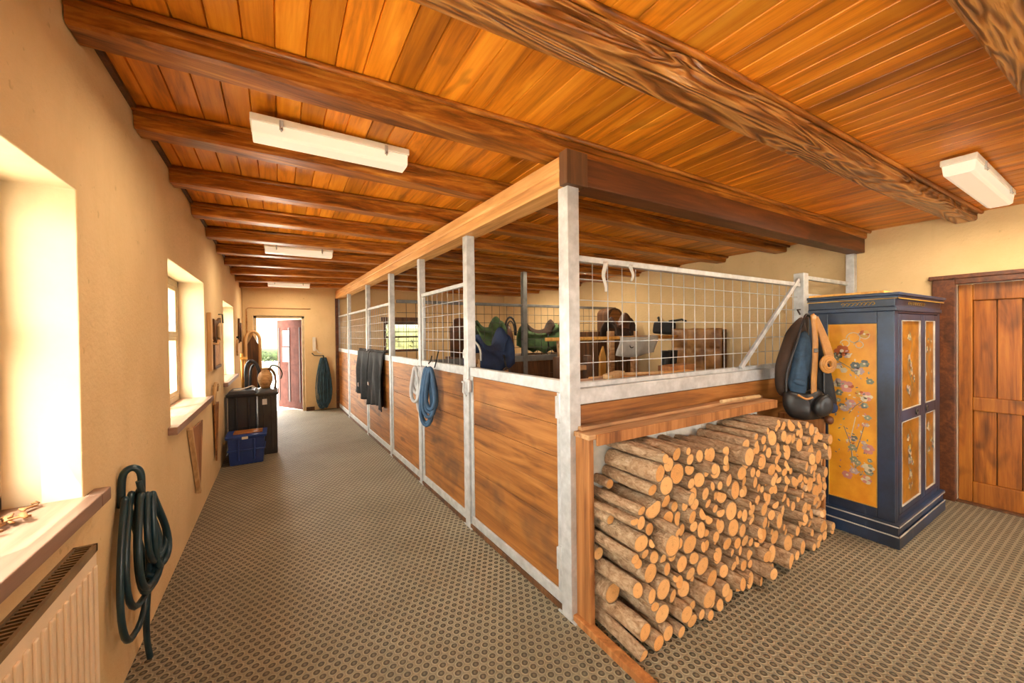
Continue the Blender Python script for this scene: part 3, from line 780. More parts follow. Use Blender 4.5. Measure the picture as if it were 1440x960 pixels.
for o, z0, z1 in ((.012, 1.63, 1.66), (.004, 1.66, 1.715), (.022, 1.715, 1.735), (.034, 1.735, 1.755)):
    mb.box(WX0-o, WX1+o*.3, WY0-o, WY1, z0, z1)
mb.build('cornice', M['blue_paint'], t, bevel=.004, world=True)
mb = MB(); mb.box(WX0-.024, WX0-.02, WY0-.024, WY1, 1.712, 1.718); mb.box(WX0-.024, WX1, WY0-.024, WY0-.02, 1.712, 1.718)
for k in range(8):           # gilt scroll on the cornice
    y = 1.02+k*.024
    mb.tube(arc((y, 1.688), .011, 0, PI*1.6, 8, 'yz', WX0-.005), .0022, 4)
    x = 3.9+k*.05; mb.tube(arc((x, 1.688), .02, 0, PI*1.6, 8, 'xz', WY0-.005, .010), .0022, 4)
mb.build('gilt_scroll', M['paint_gold'], t, world=True)
mb = MB(); mb.box(WX0-.02, WX0+.30, WY0+.05, WY1-.01, 1.756, 1.772); 
o = mb.build('loose_board', M['yellow_wood'], origin=(WX0+.1, 1.15, 1.756), bevel=.003)
tag(o, 'loose orange board lying on top of the blue wardrobe', 'board')
sp = MB().box(WX0+.010, WX0+.02, 1.0, 1.283, .235, 1.545).build('painted_panel', M['ochre_panel'], t, world=True)
def flower(mb, P, c, r, petals, mats, rr):
    for k in range(petals):
        a = 2*PI*k/petals+rr.uniform(-.2,.2); px = c[0]+r*.6*math.cos(a); pz = c[1]+r*.6*math.sin(a); q = r*.5*rr.uniform(.8,1.15)
        n = 9; mb.add([P(px+q*math.cos(2*PI*j/n), pz+q*.85*math.sin(2*PI*j/n), .0008*(k % 3)) for j in range(n)], [tuple(range(n))], rr.choice(mats))
    n = 8; mb.add([P(c[0]+r*.28*math.cos(2*PI*j/n), c[1]+r*.28*math.sin(2*PI*j/n), .003) for j in range(n)], [tuple(range(n))], 5)
PM = [M['paint_'+k] for k in ('rose','lilac','rust','sage','slate','cream','gold')]
rr = random.Random(5)
mb = MB()
P = lambda a, z, d: (WX0+.0085-d, a, z)
def stroke(mb, P, pts, w, mi):
    for (a, b) in zip(pts, pts[1:]):
        d = V((b[0]-a[0], b[1]-a[1])); 
        if d.length < 1e-6: continue
        nrm = V((-d.y, d.x)).normalized()*w/2
        mb.add([P(a[0]-nrm.x, a[1]-nrm.y, 0), P(b[0]-nrm.x, b[1]-nrm.y, 0), P(b[0]+nrm.x, b[1]+nrm.y, 0), P(a[0]+nrm.x, a[1]+nrm.y, 0)], [(0,1,2,3)], mi)
# bouquet: gold swirls at top, blossoms down the middle, stems and a small basket at the foot
for cy, cz, r in ((1.13,1.44,.045),(1.07,1.46,.035),(1.10,1.39,.03),(1.18,1.40,.03)):
    stroke(mb, P, [(cy+r*math.cos(k*.5)*(1-k*.03), cz+r*math.sin(k*.5)*(1-k*.03)) for k in range(14)], .006, 5)
for cy, cz, r, ms in ((1.20,1.345,.045,[2]),(1.07,1.47,.028,[6,2]),(1.12,1.24,.028,[4]),(1.07,1.255,.028,[4,3]),(1.10,1.20,.030,[5,1]),(1.19,1.20,.02,[5]),
        (1.175,1.08,.046,[0,0,2]),(1.06,1.02,.036,[0,5]),(1.15,.955,.032,[0,1]),(1.07,.95,.022,[3,4]),(1.05,.64,.036,[0,1]),(1.05,.505,.034,[5,3]),
        (1.17,.42,.030,[0]),(1.06,.415,.030,[0,5]),(1.22,1.23,.025,[5,1]),(1.04,1.13,.022,[3]),(1.20,.93,.022,[4,5]),(1.13,.70,.022,[1,4]))+tuple((rr.uniform(1.035,1.25), rr.choice([rr.uniform(.42,.72),rr.uniform(.72,1.34),rr.uniform(.85,1.34)]), rr.uniform(.013,.026), rr.choice([[0,5],[1],[3],[4,3],[5,1],[2,6]])) for _ in range(24)):
    flower(mb, P, (cy, cz), r, 6, ms, rr)
for a, b in (((1.10,1.16),(1.24,1.28)),((1.16,.88),(1.06,1.0)),((1.13,.50),(1.12,.86)),((1.12,.60),(1.07,.82)),((1.14,.52),(1.19,.78)),((1.06,.44),(1.13,.50)),((1.18,.43),(1.12,.50))):
    m_ = ((a[0]+b[0])/2+rr.uniform(-.03,.03), (a[1]+b[1])/2); stroke(mb, P, [(a[0]+(m_[0]-a[0])*2*t_ if t_ < .5 else m_[0]+(b[0]-m_[0])*(2*t_-1), a[1]+(b[1]-a[1])*t_) for t_ in [k/8 for k in range(9)]], .005, rr.choice([3,4,5]))
for _ in range(95):
    a = rr.gauss(1.13,.055); z = rr.choice([rr.uniform(.45,.85), rr.uniform(.85,1.35), rr.uniform(.38,.95)]); q = rr.uniform(.005,.013)
    if not 1.02 < a < 1.265: continue
    an = rr.uniform(0, 6); n = 6
    mb.add([P(a+q*math.cos(2*PI*j/n)*math.cos(an)*1.0-q*.5*math.sin(2*PI*j/n)*math.sin(an), z+q*math.cos(2*PI*j/n)*math.sin(an)+q*.5*math.sin(2*PI*j/n)*math.cos(an), .0015) for j in range(n)], [tuple(range(n))], rr.choice([0,1,2,3,3,4,4,5,5]))
o = mb.build('flower_painting', PM, sp); o.location = -t.location
mb = MB(); 
for a in (1.0, 1.279): mb.box(WX0-.001, WX0+.012, a, a+.004, .235, 1.545)
for z in (.235, 1.541): mb.box(WX0-.001, WX0+.012, 1.0, 1.283, z, z+.004)
mb.build('gilt_frame', M['paint_gold'], t, world=True)
for dx0, dx1, pa, pb in ((3.69, 4.232, 3.745, 4.172), (4.24, 4.625, 4.295, 4.55)):
    zz = ((.245, .845), (.925, 1.565)); y = WY0-.002
    mb = MB(); mb.box(dx0, pa, y, y+.022, .205, 1.61); mb.box(pb, dx1, y, y+.022, .205, 1.61)
    for a, b in ((.205, zz[0][0]), (zz[0][1], zz[1][0]), (zz[1][1], 1.61)): mb.box(pa, pb, y, y+.022, a, b)
    d = mb.build('door', M['blue_paint'], t, bevel=.003, world=True)
    for z0, z1 in zz:
        m2 = MB(); m2.box(pa, pb, y+.008, y+.018, z0, z1)
        P2 = lambda a, z, dd, y=y: (a, y+.0070-dd, z)
        cx = (pa+pb)/2; q0 = len(m2.v)
        hgt = z1-z0
        for k in range(12 if dx0 < 4 else 6):
            flower(m2, P2, (cx+rr.gauss(0,.045), z0+hgt*rr.uniform(.18,.82)), rr.uniform(.014,.034), 5, [3,4,1,5,6], rr)
        stroke(m2, P2, [(cx+.05*math.sin(k*.7), z0+hgt*(.12+.76*k/14)) for k in range(15)], .008, 3)
        m2.m[:6] = [7]*6
        o = m2.build('painted_panel', PM[:7]+[M['dark_ochre']], d); o.location = -t.location
        m3 = MB()
        for a in (pa, pb-.005): m3.box(a, a+.005, y-.002, y+.01, z0, z1)
        for z in (z0, z1-.005): m3.box(pa, pb, y-.002, y+.01, z, z+.005)
        o = m3.build('white_edge_line', M['white_paint'], d); o.location = -t.location
    m3 = MB(); cx = pb-.10 if dx0 < 4 else pa+.03
    m3.tube(arc((cx, .885), .020, 0, 2*PI, 12, 'xz', y-.004), .004, 5); m3.box(cx-.006, cx+.006, y-.004, y, .872, .898)
    o = m3.build('keyhole_plate', M['iron'], d); o.location = -t.location

# ------------------------------------------------------------------ tack hanging on the post left of the wardrobe
O = V((3.375, 1.325, 0)); BA = math.radians(-31.06)
def hang(name, label, cat): return thing(name, label, cat, tuple(O), BA, 'tack hanging left of the wardrobe')
t = hang('brown_jacket', 'dark brown jacket hanging leftmost on the post by the wardrobe', 'jacket')
mb = MB(); pillow(mb, [(.0,1.62),(-.09,1.54),(-.15,1.40),(-.205,1.22),(-.21,1.04),(-.15,.98),(-.08,1.10),(.0,1.3),(.04,1.5)], .09, .006, 1, y0=.05); mb.build('jacket_body', M['dark_brown_cloth'], t)
mb = MB().tube([(-.02,.045,1.62),(-.03,.06,1.66),(.0,.07,1.66)], .006, 6); mb.build('hanging_loop', M['dark_brown_cloth'], t)
t = hang('denim_jacket', 'faded blue denim cloth hanging between brown jacket and tan straps', 'jacket')
mb = MB(); pillow(mb, [(-.02,1.52),(-.08,1.47),(-.11,1.30),(-.155,1.08),(-.11,.98),(-.04,1.0),(-.01,1.2),(.0,1.4)], .08, .006, 2, y0=-.015); mb.build('cloth_body', M['denim'], t)
mb = MB(); pillow(mb, [(-.14,1.16),(-.17,1.12),(-.06,1.08),(-.05,1.12)], .035, .002, 3, y0=-.06); mb.build('cuff', M['denim'], t)
t = hang('tan_strap', 'long tan leather strap hanging straight down over the denim', 'strap')
mb = MB()
mb.grid(lambda u, v: (-.022+(u-.5)*.04+.012*v, -.085-.012*math.sin(v*5), 1.61-v*.60), 3, 16); mb.build('strap_band', M['tan_leather'], t, solid=.006)
MB().box(-.03,.0,-.102,-.088,1.34,1.37).build('buckle', M['iron'], t, bevel=.002)
t = hang('bridle', 'orange tan bridle with a coiled loop hanging beside the wardrobe', 'bridle')
mb = MB()
for k in range(5):
    mb.tube(smooth([(-.01+.008*k,-.06,1.60),(.035+.010*k,-.075,1.46),(.065+.012*k,-.085,1.32),(.06+.013*k,-.09,1.26)]), .0095, 6)
mb.tube(smooth([(.0,-.05,1.62),(.07,-.055,1.5),(.10,-.06,1.36),(.125,-.075,1.27)]), .010, 6)
mb.build('straps', M['tan_leather'], t)
mb = MB()
for k in range(3): mb.tube(arc((.075, 1.255), .052-.014*k, 0, 2*PI, 20, 'xz', -.095-.004*k, .058-.014*k)[:-1], .010, 6, closed=True)
mb.build('coil', M['tan_leather'], t)
t = hang('leather_bag', 'black leather shoulder bag resting on the right end of the rack', 'bag')
mb = MB(); pillow(mb, [(-.20,1.07),(-.215,.95),(-.17,.86),(-.05,.835),(.07,.845),(.11,.92),(.10,1.02),(.05,1.09),(-.06,1.03)], .115, .010, 4, y0=-.04); mb.build('bag_body', M['black_leather'], t)
mb = MB(); pillow(mb, [(.06,1.06),(-.03,1.01),(-.06,.93),(-.02,.87),(.07,.88),(.105,.96)], .05, .006, 5, y0=-.115); mb.build('flap', M['black_leather'], t)
mb = MB().tube(smooth([(-.19,-.04,1.04),(-.18,-.04,1.2),(-.10,-.03,1.42),(-.02,-.02,1.62),(.04,-.02,1.5),(.09,-.03,1.25),(.09,-.04,1.02)]), .008, 6); mb.build('shoulder_strap', M['black_leather'], t)
mb = MB().tube(smooth([(-.16,-.115,1.04),(-.11,-.125,1.01),(-.06,-.125,1.02)]), .008, 6); tag(mb.build('handle', M['tan_leather'], t), 'tan leather handle')
t = hang('navy_coat', 'dark navy coat hanging rightmost against the wardrobe side', 'coat')
mb = MB(); pillow(mb, [(.06,1.40),(.055,1.15),(.09,.95),(.16,.88),(.215,.90),(.19,1.05),(.16,1.20),(.13,1.36)], .07, .006, 6, y0=.0); mb.build('coat_body', M['black_cloth'], t)
mb = MB(); pillow(mb, [(.11,.975),(.11,.885),(.20,.875),(.215,.96)], .085, .004, 7, y0=-.01); tag(mb.build('cuff', M['navy'], t), 'pale blue folded cuff')
mb = MB(); pillow(mb, [(.12,.87),(.13,.79),(.19,.79),(.195,.87)], .05, .003, 8, y0=.0); tag(mb.build('lining', M['brown_leather'], t), 'red brown lining below the cuff')

# ------------------------------------------------------------------ left wall: radiator, hose, boards, wood chips
t = thing('radiator', 'cream panel radiator with a slotted brown top below the nearest window', 'radiator', (-.58, 1.2, .12))
mb = MB(); mb.box(-.602, -.548, .45, 1.86, .12, .775)
for k in range(34): y = .47+k*.0410; mb.box(-.550, -.541, y, y+.022, .17, .735)
mb.build('panel', M['radiator'], t, bevel=.006, world=True)
mb = MB(); mb.box(-.604, -.596, .45, 1.86, .775, .80); mb.box(-.556, -.546, .45, 1.86, .775, .80); mb.box(-.604, -.546, 1.85, 1.862, .775, .80)
for k in range(75): y = .46+k*.0187; mb.box(-.598, -.55, y, y+.007, .78, .795)
mb.build('top_grille', M['grille'], t, world=True)
# hose
t = thing('garden_hose', 'coiled dark teal hose hanging on the wall beside the nearest window', 'hose', (-.59, 2.28, .85))
mb = MB(); rr = random.Random(3)
def loop(cy, w, zt, zb, d, tw, n=30, r=.0125):
    pts = []
    for k in range(n):
        a = 2*PI*k/n; sy = math.sin(a); cz = math.cos(a)
        z = (zt+zb)/2+(zt-zb)/2*cz; f = (1-cz)/2
        y = cy+w*sy*(.22+.78*f**.8)+tw*f
        pts.append((-.572+d+.035*max(0, sy)*f+.02*f, y, z))
    mb.tube(pts, r, 8, closed=True)
loop(2.27, .20, .83, .345, .012, .02); loop(2.30, .17, .83, .36, .030, .05); loop(2.26, .13, .82, .42, .045, .0)
loop(2.29, .115, .81, .50, .06, .03); loop(2.24, .16, .82, .24, .0, -.02); loop(2.32, .08, .80, .46, .07, .02)
mb.tube(smooth([(-.535,2.27,.88),(-.52,2.285,.75),(-.515,2.30,.55),(-.525,2.33,.40),(-.54,2.36,.25),(-.545,2.38,.12),(-.54,2.40,.015)]), .0125, 8)
mb.tube(smooth([(-.53,2.40,.46),(-.51,2.36,.50),(-.505,2.31,.44),(-.52,2.27,.47)]), .0125, 8)
mb.build('hose_coil', M['hose'], t, world=True)
mb = MB().tube(smooth([(-.590,2.262,.78),(-.586,2.262,.90),(-.57,2.266,.935),(-.545,2.275,.935),(-.530,2.28,.90),(-.53,2.28,.80)]), .014, 8)
mb.build('wall_hook', M['hose'], t, world=True)
# tapered boards under the windows
def taper(name, label, cat, ytop0, ytop1, ztop0, ztop1, ytip, ztip, mat, dep=.03):
    t = thing(name, label, cat, (XL, (ytop0+ytop1)/2, ztop0), group='tapered boards hanging on the left wall')
    mb = MB(); mb.prism([(ytop0, ztop0), (ytop1, ztop1), (ytip+.03, ztip), (ytip-.01, ztip)], 0, XL+.012, XL+.012+dep*.4)
    mb.build('blade', mat, t, bevel=.002, world=True); return t
t = taper('tapered_board', 'grey brown tapered board hanging point down under the middle window', 'board', 3.70, 4.22, .80, .79, 4.02, .225, M['box_wood'])
mb = MB(); mb.bar((XL+.02, 3.69, .82), (XL+.02, 4.00, .24), .03, .03, (1,0,0)); mb.build('edge_strip', M['pale_wood'], t, world=True)
t = taper('tapered_board', 'brown tapered board with a handle hanging beyond the middle window', 'board', 4.92, 5.24, .84, .80, 5.02, .215, M['stall_wood'])
mb = MB(); mb.tube([(XL+.02,4.91,.82),(XL+.03,4.88,.95),(XL+.035,4.92,1.03),(XL+.035,5.02,1.02),(XL+.03,5.04,.94)], .016, 8); mb.tube([(XL+.004,4.96,1.0),(XL+.06,4.96,1.0)], .006, 6)
mb.build('handle', M['pale_wood'], t, world=True)
t = thing('wall_slat', 'pale upright wooden slat on the wall between the second and third window', 'slat', (XL, 4.73, 1.17))
MB().box(XL+.001, XL+.035, 4.69, 4.78, 1.17, 1.74).build('slat', M['pale_wood'], t, bevel=.004, world=True)
mb = MB().tube([(XL+.03,4.8,1.44),(XL+.07,4.82,1.43),(XL+.075,4.84,1.47)], .012, 8); mb.build('peg', M['pale_wood'], t, world=True)
t = thing('harness_piece', 'brown curved harness piece hanging on the wall left of the third window', 'harness', (XL, 5.2, 1.45))
mb = MB(); mb.prism([(4.95,1.69),(5.2,1.67),(5.45,1.72),(5.52,1.60),(5.35,1.47),(5.15,1.44),(5.0,1.50)], 0, XL+.002, XL+.03); mb.build('backing', M['dark_wood'], t, bevel=.006, world=True)
mb = MB(); mb.prism([(5.12,1.62),(5.28,1.66),(5.38,1.60),(5.26,1.52),(5.2,1.46),(5.12,1.50)], 0, XL+.031, XL+.055); mb.build('leather_patch', M['pale_wood'], t, bevel=.006, world=True)
mb = MB().tube([(XL+.002,5.5,1.76),(XL+.04,5.5,1.76),(XL+.045,5.5,1.66)], .008, 6); mb.build('nail', M['dark_metal'], t, world=True)
t = thing('wall_board', 'dull grey brown board on the wall below the curved harness piece', 'board', (XL, 5.1, 1.18))
MB().box(XL+.001, XL+.02, 4.93, 5.46, 1.19, 1.44).build('board', M['cap_wood'], t, bevel=.004, world=True)
mb = MB(); mb.box(XL+.02, XL+.035, 4.90, 4.95, 1.17, 1.46); mb.box(XL+.02, XL+.035, 4.93, 5.4, 1.17, 1.20); mb.build('edge', M['dark_wood'], t, world=True)
rr = random.Random(21)
chipL = ['curled wood chip in the left of the heap', 'broad pale chip', 'long thin chip nearest the edge']
for k in range(16):
    y = rr.uniform(1.55, 1.92); x = -.76+.11*rr.random()+(1.9-y)*-.05; a = rr.uniform(0, 3); l = rr.uniform(.03,.075); w = rr.uniform(.008,.018)
    mb = MB(); mb.grid(lambda u, v, l=l, w=w: ((u-.5)*l, (v-.5)*w, .008+.012*abs(u-.5)*rr.random()+.012*math.sin(u*3+v)*.5), 5, 2)
    o = mb.build('wood_chip', M['chip'], solid=.004); o.location = (x, y, .942+.004*(k % 4)); o.rotation_euler = (0, 0, a)
    tag(o, 'dry wood chip in the small heap on the nearest window sill', 'wood chip', 'wood chips on the nearest window sill')

# ------------------------------------------------------------------ bins in the corridor
def tub(name, label, x0, x1, y0, y1, h, mat, taper=.03, lid=True, grp=None, cat='bin'):
    t = thing(name, label, cat, ((x0+x1)/2, (y0+y1)/2, 0), group=grp); cx, cy = (x0+x1)/2, (y0+y1)/2
    def fr(mb, z0, z1, e0, e1):
        vs = [(sx+(e if sx == x0 else -e), sy+(e if sy == y0 else -e), z) for z, e in ((z0, e0), (z1, e1)) for sx, sy in ((x0,y0),(x1,y0),(x1,y1),(x0,y1))]
        mb.add(vs, [(3,2,1,0),(4,5,6,7),(0,1,5,4),(1,2,6,5),(2,3,7,6),(3,0,4,7)])
    mb = MB(); fr(mb, 0, h-.03, taper, .010)
    zc = h*.45
    fr(mb, zc, zc+.02, .008, .006)
    for a in (.3, .7):
        xx = x0+(x1-x0)*a; mb.box(xx-.012, xx+.012, y0+.0, y0+.03, .05, h-.06)
    mb.build('bin_body', mat, t, bevel=.012, world=True)
    mb = MB(); fr(mb, h-.05, h-.012, -.006, -.012); mb.build('rim', mat, t, bevel=.008, world=True)
    if lid:
        mb = MB(); fr(mb, h-.012, h+.022, -.004, .03); mb.build('lid', mat, t, bevel=.010, world=True)
    return t
tub('storage_bin', 'tall black plastic bin with lid behind the blue box', -.575, -.262, 5.86, 6.30, .80, M['black_plastic'], .010)
t = tub('storage_bin', 'tall dark grey plastic bin right of the black bin', -.262, -.040, 5.80, 6.22, .80, M['grey_plastic'], .008)
o = MB().box(-.205, -.155, 5.797, 5.802, .64, .71).build('sticker', M['paper'], t, world=True)
t = tub('storage_box', 'blue plastic storage box on the floor before the black bin', -.552, -.165, 5.47, 5.80, .36, M['blue_plastic'], .03, False, cat='box')
MB().box(-.40,-.34,5.455,5.47,.305,.335).build('clasp', M['white_plastic'], t, bevel=.003, world=True)
MB().box(-.49,-.20,5.55,5.74,.349,.362).build('contents_board', M['box_wood'], t, bevel=.003, world=True)
# things standing on the bins
t = thing('wicker_jug', 'round wicker jug with a dark curved handle on the grey bin', 'basket', (-.175, 6.03, .822))
mb = MB().lathe([(.045,0),(.062,.03),(.082,.09),(.086,.14),(.074,.19),(.05,.225),(.044,.25),(.05,.265),(.03,.262)], (0,0,0), 20); mb.build('jug_body', M['wicker'], t)
mb = MB().tube(smooth([(.02,-.02,.25),(.06,-.03,.25),(.10,-.03,.19),(.115,-.03,.10),(.11,-.03,.0)]), .014, 8); mb.build('jug_handle', M['dark_wood'], t)
t = thing('bent_tube', 'thin grey bent tube arching right over the grey bin', 'tube', (-.08, 6.06, .82))
mb = MB().tube(smooth([(-.05,.02,.0),(-.05,.02,.2),(-.03,.02,.285),(.02,.02,.29),(.07,.02,.25),(.095,.02,.18),(.08,.02,.11)]), .009, 8); mb.build('tube_body', M['iron'], t)
t = thing('black_hose', 'thick black hose arching on top of the black bin', 'hose', (-.33, 6.05, .82))
mb = MB().tube(smooth([(-.05,0,0),(-.055,0,.22),(-.04,0,.32),(.0,0,.365),(.05,0,.33),(.085,0,.24),(.095,0,.16)]), .022, 10); mb.tube(smooth([(-.015,.06,0),(-.01,.06,.2),(.01,.06,.29),(.05,.06,.31),(.075,.06,.25),(.08,.06,.0)]), .016, 8); mb.build('hose_body', M['black_plastic'], t)
t = thing('yellow_pole', 'yellow wooden forked pole leaning over the black bin', 'pole', (-.46, 6.2, .822))
mb = MB().tube([(.03,.0,.0),(.02,.02,.46)], .016, 8).tube([(.075,.0,.0),(.05,.02,.40)], .013, 8); mb.box(.0,.085,-.012,.03,.38,.41); mb.build('pole_body', M['yellow_wood'], t)
t = thing('cable_scrap', 'pale cable loop lying on the lid of the black bin', 'cable', (-.42, 6.0, .824))
mb = MB().tube(smooth([(-.09,-.05,.008),(-.03,-.07,.012),(.05,-.06,.03),(.10,-.04,.045),(.13,.0,.02),(.10,.05,.01)]), .008, 6); mb.build('cable_body', M['white_plastic'], t)
t = thing('arched_rack', 'pale arched wooden frame with dark inside beside the far doorway', 'rack', (-.44, 8.70, .55))
mb = MB(); mb.tube([(-.11,0,.0)]+[(x+0,y,z) for x,y,z in arc((0,.88),.11,PI,0,14,'xz',0,.17)]+[(.11,0,.0)], .026, 8); mb.build('frame_arch', M['pale_wood'], t)
mb = MB(); mb.prism([(-.09,.0),(.09,.0),(.09,.80),(.0,.98),(-.09,.80)], 1, .0, .03); mb.build('dark_panel', M['dark_wood'], t)
for k, (y, z0, z1, lab) in enumerate(((7.62,1.40,1.80,'left of two dark tool shafts hanging past the third window'),(7.95,1.42,1.74,'right of two dark tool shafts hanging past the third window'))):
    t = thing('tool_shaft', lab, 'tool', (XL+.03, y, z0)); mb = MB().tube([(0,0,0),(.005,.02*(1-2*k),z1-z0)], .016, 8); mb.build('shaft', M['dark_wood'], t)
    mb = MB().box(-.028,.012,-.03,.03,.08,.11); mb.build('bracket', M['dark_metal'], t)
t = thing('cutting_board', 'small pale oblong board hanging below the dark tool shafts', 'board', (XL+.016, 7.62, 1.2))
mb = MB(); mb.prism([(-.10,.20),(-.11,.08),(-.05,.0),(.05,.0),(.11,.08),(.10,.20),(.03,.26),(-.03,.26)], 0, -.012, .014); mb.build('board', M['pale_wood'], t, bevel=.003)
t = thing('thin_stick', 'thin brown stick leaning on the third window sill', 'stick', (-.66, 6.1, .937))
mb = MB().tube([(0,.15,.01),(-.05,-.02,.36)], .008, 6); mb.build('stick', M['dark_wood'], t)

# ------------------------------------------------------------------ far wall
t = thing('cord_bundle', 'long teal hose bundle hanging in loops at the far wall', 'hose', (.745, 8.68, 0))
mb = MB(); rr = random.Random(4)
for k in range(36):
    w = .012+.12*rr.random(); cx = rr.uniform(-.05,.05); zb = rr.uniform(.03,.13); d = rr.uniform(-.07,.03); pts = []
    for j in range(24):
        a = 2*PI*j/24; c_ = math.cos(a); f = (1-c_)/2; pts.append((cx+w*math.sin(a)*(.30+.85*f**.7), d-.01*f, (1.06+zb)/2+(1.06-zb)/2*c_))
    mb.tube(pts, .009, 6, closed=True, mi=k % 2)
mb.build('hose_loops', [M['teal_cord'], M['teal_shade']], t)
mb = MB().tube([(0,.065,1.10),(0,-.03,1.10),(0,-.06,1.04),(0,-.07,1.09)], .012, 6); mb.tube([(0,-.02,1.10),(-.16,.03,1.11),(-.2,.05,1.16)], .010, 6); mb.build('wall_hook', M['iron'], t)
t = thing('wall_bracket', 'white upright wall bracket left above the teal hose bundle', 'bracket', (.595, 8.74, 1.15))
mb = MB(); mb.box(-.035,.02,-.05,.008,0.05,.33); mb.tube([(.0,-.03,.12),(.06,-.05,.02),(.12,-.05,.0)], .010, 6); mb.build('bracket_body', M['white_plastic'], t, bevel=.006)
t = thing('conduit', 'thin brown cable conduit running over the far doorway', 'conduit', (0, 8.74, 2.05))
mb = MB(); mb.tube([(-.53,0,-.62),(-.53,0,-.03),(-.50,0,0),(.53,0,0)], .010, 6); mb.build('pipe', M['cap_wood'], t)
t = thing('corner_upright', 'narrow brown timber upright at the end of the stall front', 'post', (1.01, 8.70, 0))
MB().box(-.028,.028,-.03,.04,0,2.27).build('upright', M['lintel'], t, bevel=.004)

# ------------------------------------------------------------------ hung on the stall front
t = thing('horse_rug', 'left black rug hanging folded over the stall rail', 'rug', SP(4.70, .5), SA, 'black rugs on the stall rail')
def rug(t, x0, x1, zb, seed, mat):
    rr = random.Random(seed); p = [rr.uniform(0,6) for _ in range(3)]; W = x1-x0
    def f(u, v):
        x = x0+W*u+.02*math.sin(v*4+p[0])*(v)-(.03*(u-.5)*(1-v))
        z = 1.262+(.018 if v < .1 else 0)-v*(1.262-zb)+.025*math.sin(u*5+p[1])*v
        y = .045+.035*math.sin(u*13+p[2])*min(1, v*2.5)+.02*math.sin(u*29+v*3)*v+.015*v
        return (x, y+(.0 if v > .04 else -.03), z-.5)
    mb = MB(); mb.grid(f, 30, 20); mb.build('front_drape', mat, t, solid=.014)
    mb = MB(); mb.grid(lambda u, v: (x0+W*u, .03-v*.085+.008*math.sin(u*13+p[2]), 1.285+.014*math.sin(v*PI)-v*.02-.5), 20, 6); mb.build('top_fold', mat, t, solid=.014)
rug(t, -.42, .38, .565, 3, M['black_cloth'])
mb = MB().box(.05,.11,.10,.112,.21,.27); tag(mb.build('leather_patch', M['brown_leather'], t, bevel=.003), 'brown leather patch')
t = thing('horse_rug', 'right black rug hanging folded over the stall rail', 'rug', SP(3.88, .5), SA, 'black rugs on the stall rail')
rug(t, -.36, .40, .53, 8, M['black_cloth'])
mb = MB().box(.20,.28,.10,.112,.30,.345); tag(mb.build('leather_patch', M['brown_leather'], t, bevel=.003), 'brown leather patch')
t = thing('lead_rope', 'pale grey lead rope looped on the stall post, left half', 'rope', SP(1.98, 1.2), SA+.6, 'lead ropes on the stall front')
mb = MB()
def rl_loop(mb, cx, w, zt, zb, y, r):
    pts = []
    for j in range(22):
        a = 2*PI*j/22; c_ = math.cos(a); f = (1-c_)/2; pts.append((cx+w*math.sin(a)*(.35+.75*f), y+.01*f, (zt+zb)/2+(zt-zb)/2*c_))
    mb.tube(pts, r, 8, closed=True)
for cx, w, zb, y in ((.05,.08,-.25,.13),(.08,.055,-.32,.145),(-.02,.045,-.34,.15),(.02,.085,-.22,.12),(.02,.05,-.42,.135)): rl_loop(mb, cx, w, .0, zb, y, .017)
mb.build('rope_loops', M['lead_white'], t)
mb = MB().tube([(-.03,.09,.03),(-.03,.055,.05),(-.03,.035,.10)], .007, 6); mb.build('hook', M['iron'], t)
t = thing('lead_rope', 'dark blue lead rope looped on the stall panel, right half', 'rope', SP(1.84, 1.2), SA+.6, 'lead ropes on the stall front')
mb = MB()
for cx, w, zb, y in ((.0,.08,-.44,.13),(-.03,.06,-.36,.145),(.04,.08,-.52,.11),(-.01,.08,-.40,.12),(.05,.075,-.50,.10)): rl_loop(mb, cx, w, .0, zb, y, .018)
mb.build('rope_loops', M['lead_blue'], t)
mb = MB().tube([(-.02,.07,.0),(-.02,.04,.06),(-.04,.028,.16)], .006, 6); mb.build('hanging_cord', M['black_cloth'], t)
# ------------------------------------------------------------------ tack inside the stall
def saddle(name, label, loc, rz, mat, flapmat, L=.5, D=.34, W=.2, kind='saddle', grp='saddles and pads in the stall'):
    t = thing(name, label, kind, loc, rz, grp)
    def ridge(u): return .10*(abs(u-.5)*2)**2.2+(.05 if u > .85 else 0)
    def f(u, v):
        s = v*2-1; a = abs(s); d = D*(1-.35*abs(u-.5)*2*1.0)
        return ((u-.5)*L, W*math.copysign(min(1, a*1.5)**.7, s)*(.75+.25*(1-abs(u-.45))), ridge(u)*(1-a)**.5-d*a**1.7+.006*math.sin(u*17+s*9))
    mb = MB(); mb.grid(f, 18, 16); c = mb.build('saddle_cloth', mat, t, solid=.02)
    if mat == M['navy']:
        mb = MB(); mb.tube([f(0, .06+.88*k/20) for k in range(21)], .009, 6); tag(mb.build('edging', M['white_cloth'], c), 'pale edging of the saddle cloth')
    def g(u, v):
        s = v*2-1; a = abs(s)
        return ((u-.5)*L*.72, W*.62*s*(.8+.3*u), .03+ridge(.5+(u-.5)*.95)*1.25-.10*a**2)
    mb = MB(); mb.grid(g, 14, 10); mb.build('seat', flapmat, t, solid=.025)
    for s in (-1, 1):
        mb = MB(); mb.tube([(.06, s*W*.95, -.04), (.05, s*(W+.03), -D*.75)], .009, 6); mb.build('stirrup_leather', M['black_leather'], t)
        mb = MB(); mb.tube(arc((.05, -D*.75-.055), .05, 0, 2*PI, 12, 'xz', s*(W+.032), .055)[:-1], .007, 6, closed=True)
        mb.build('stirrup', M['iron'], t)
    return t
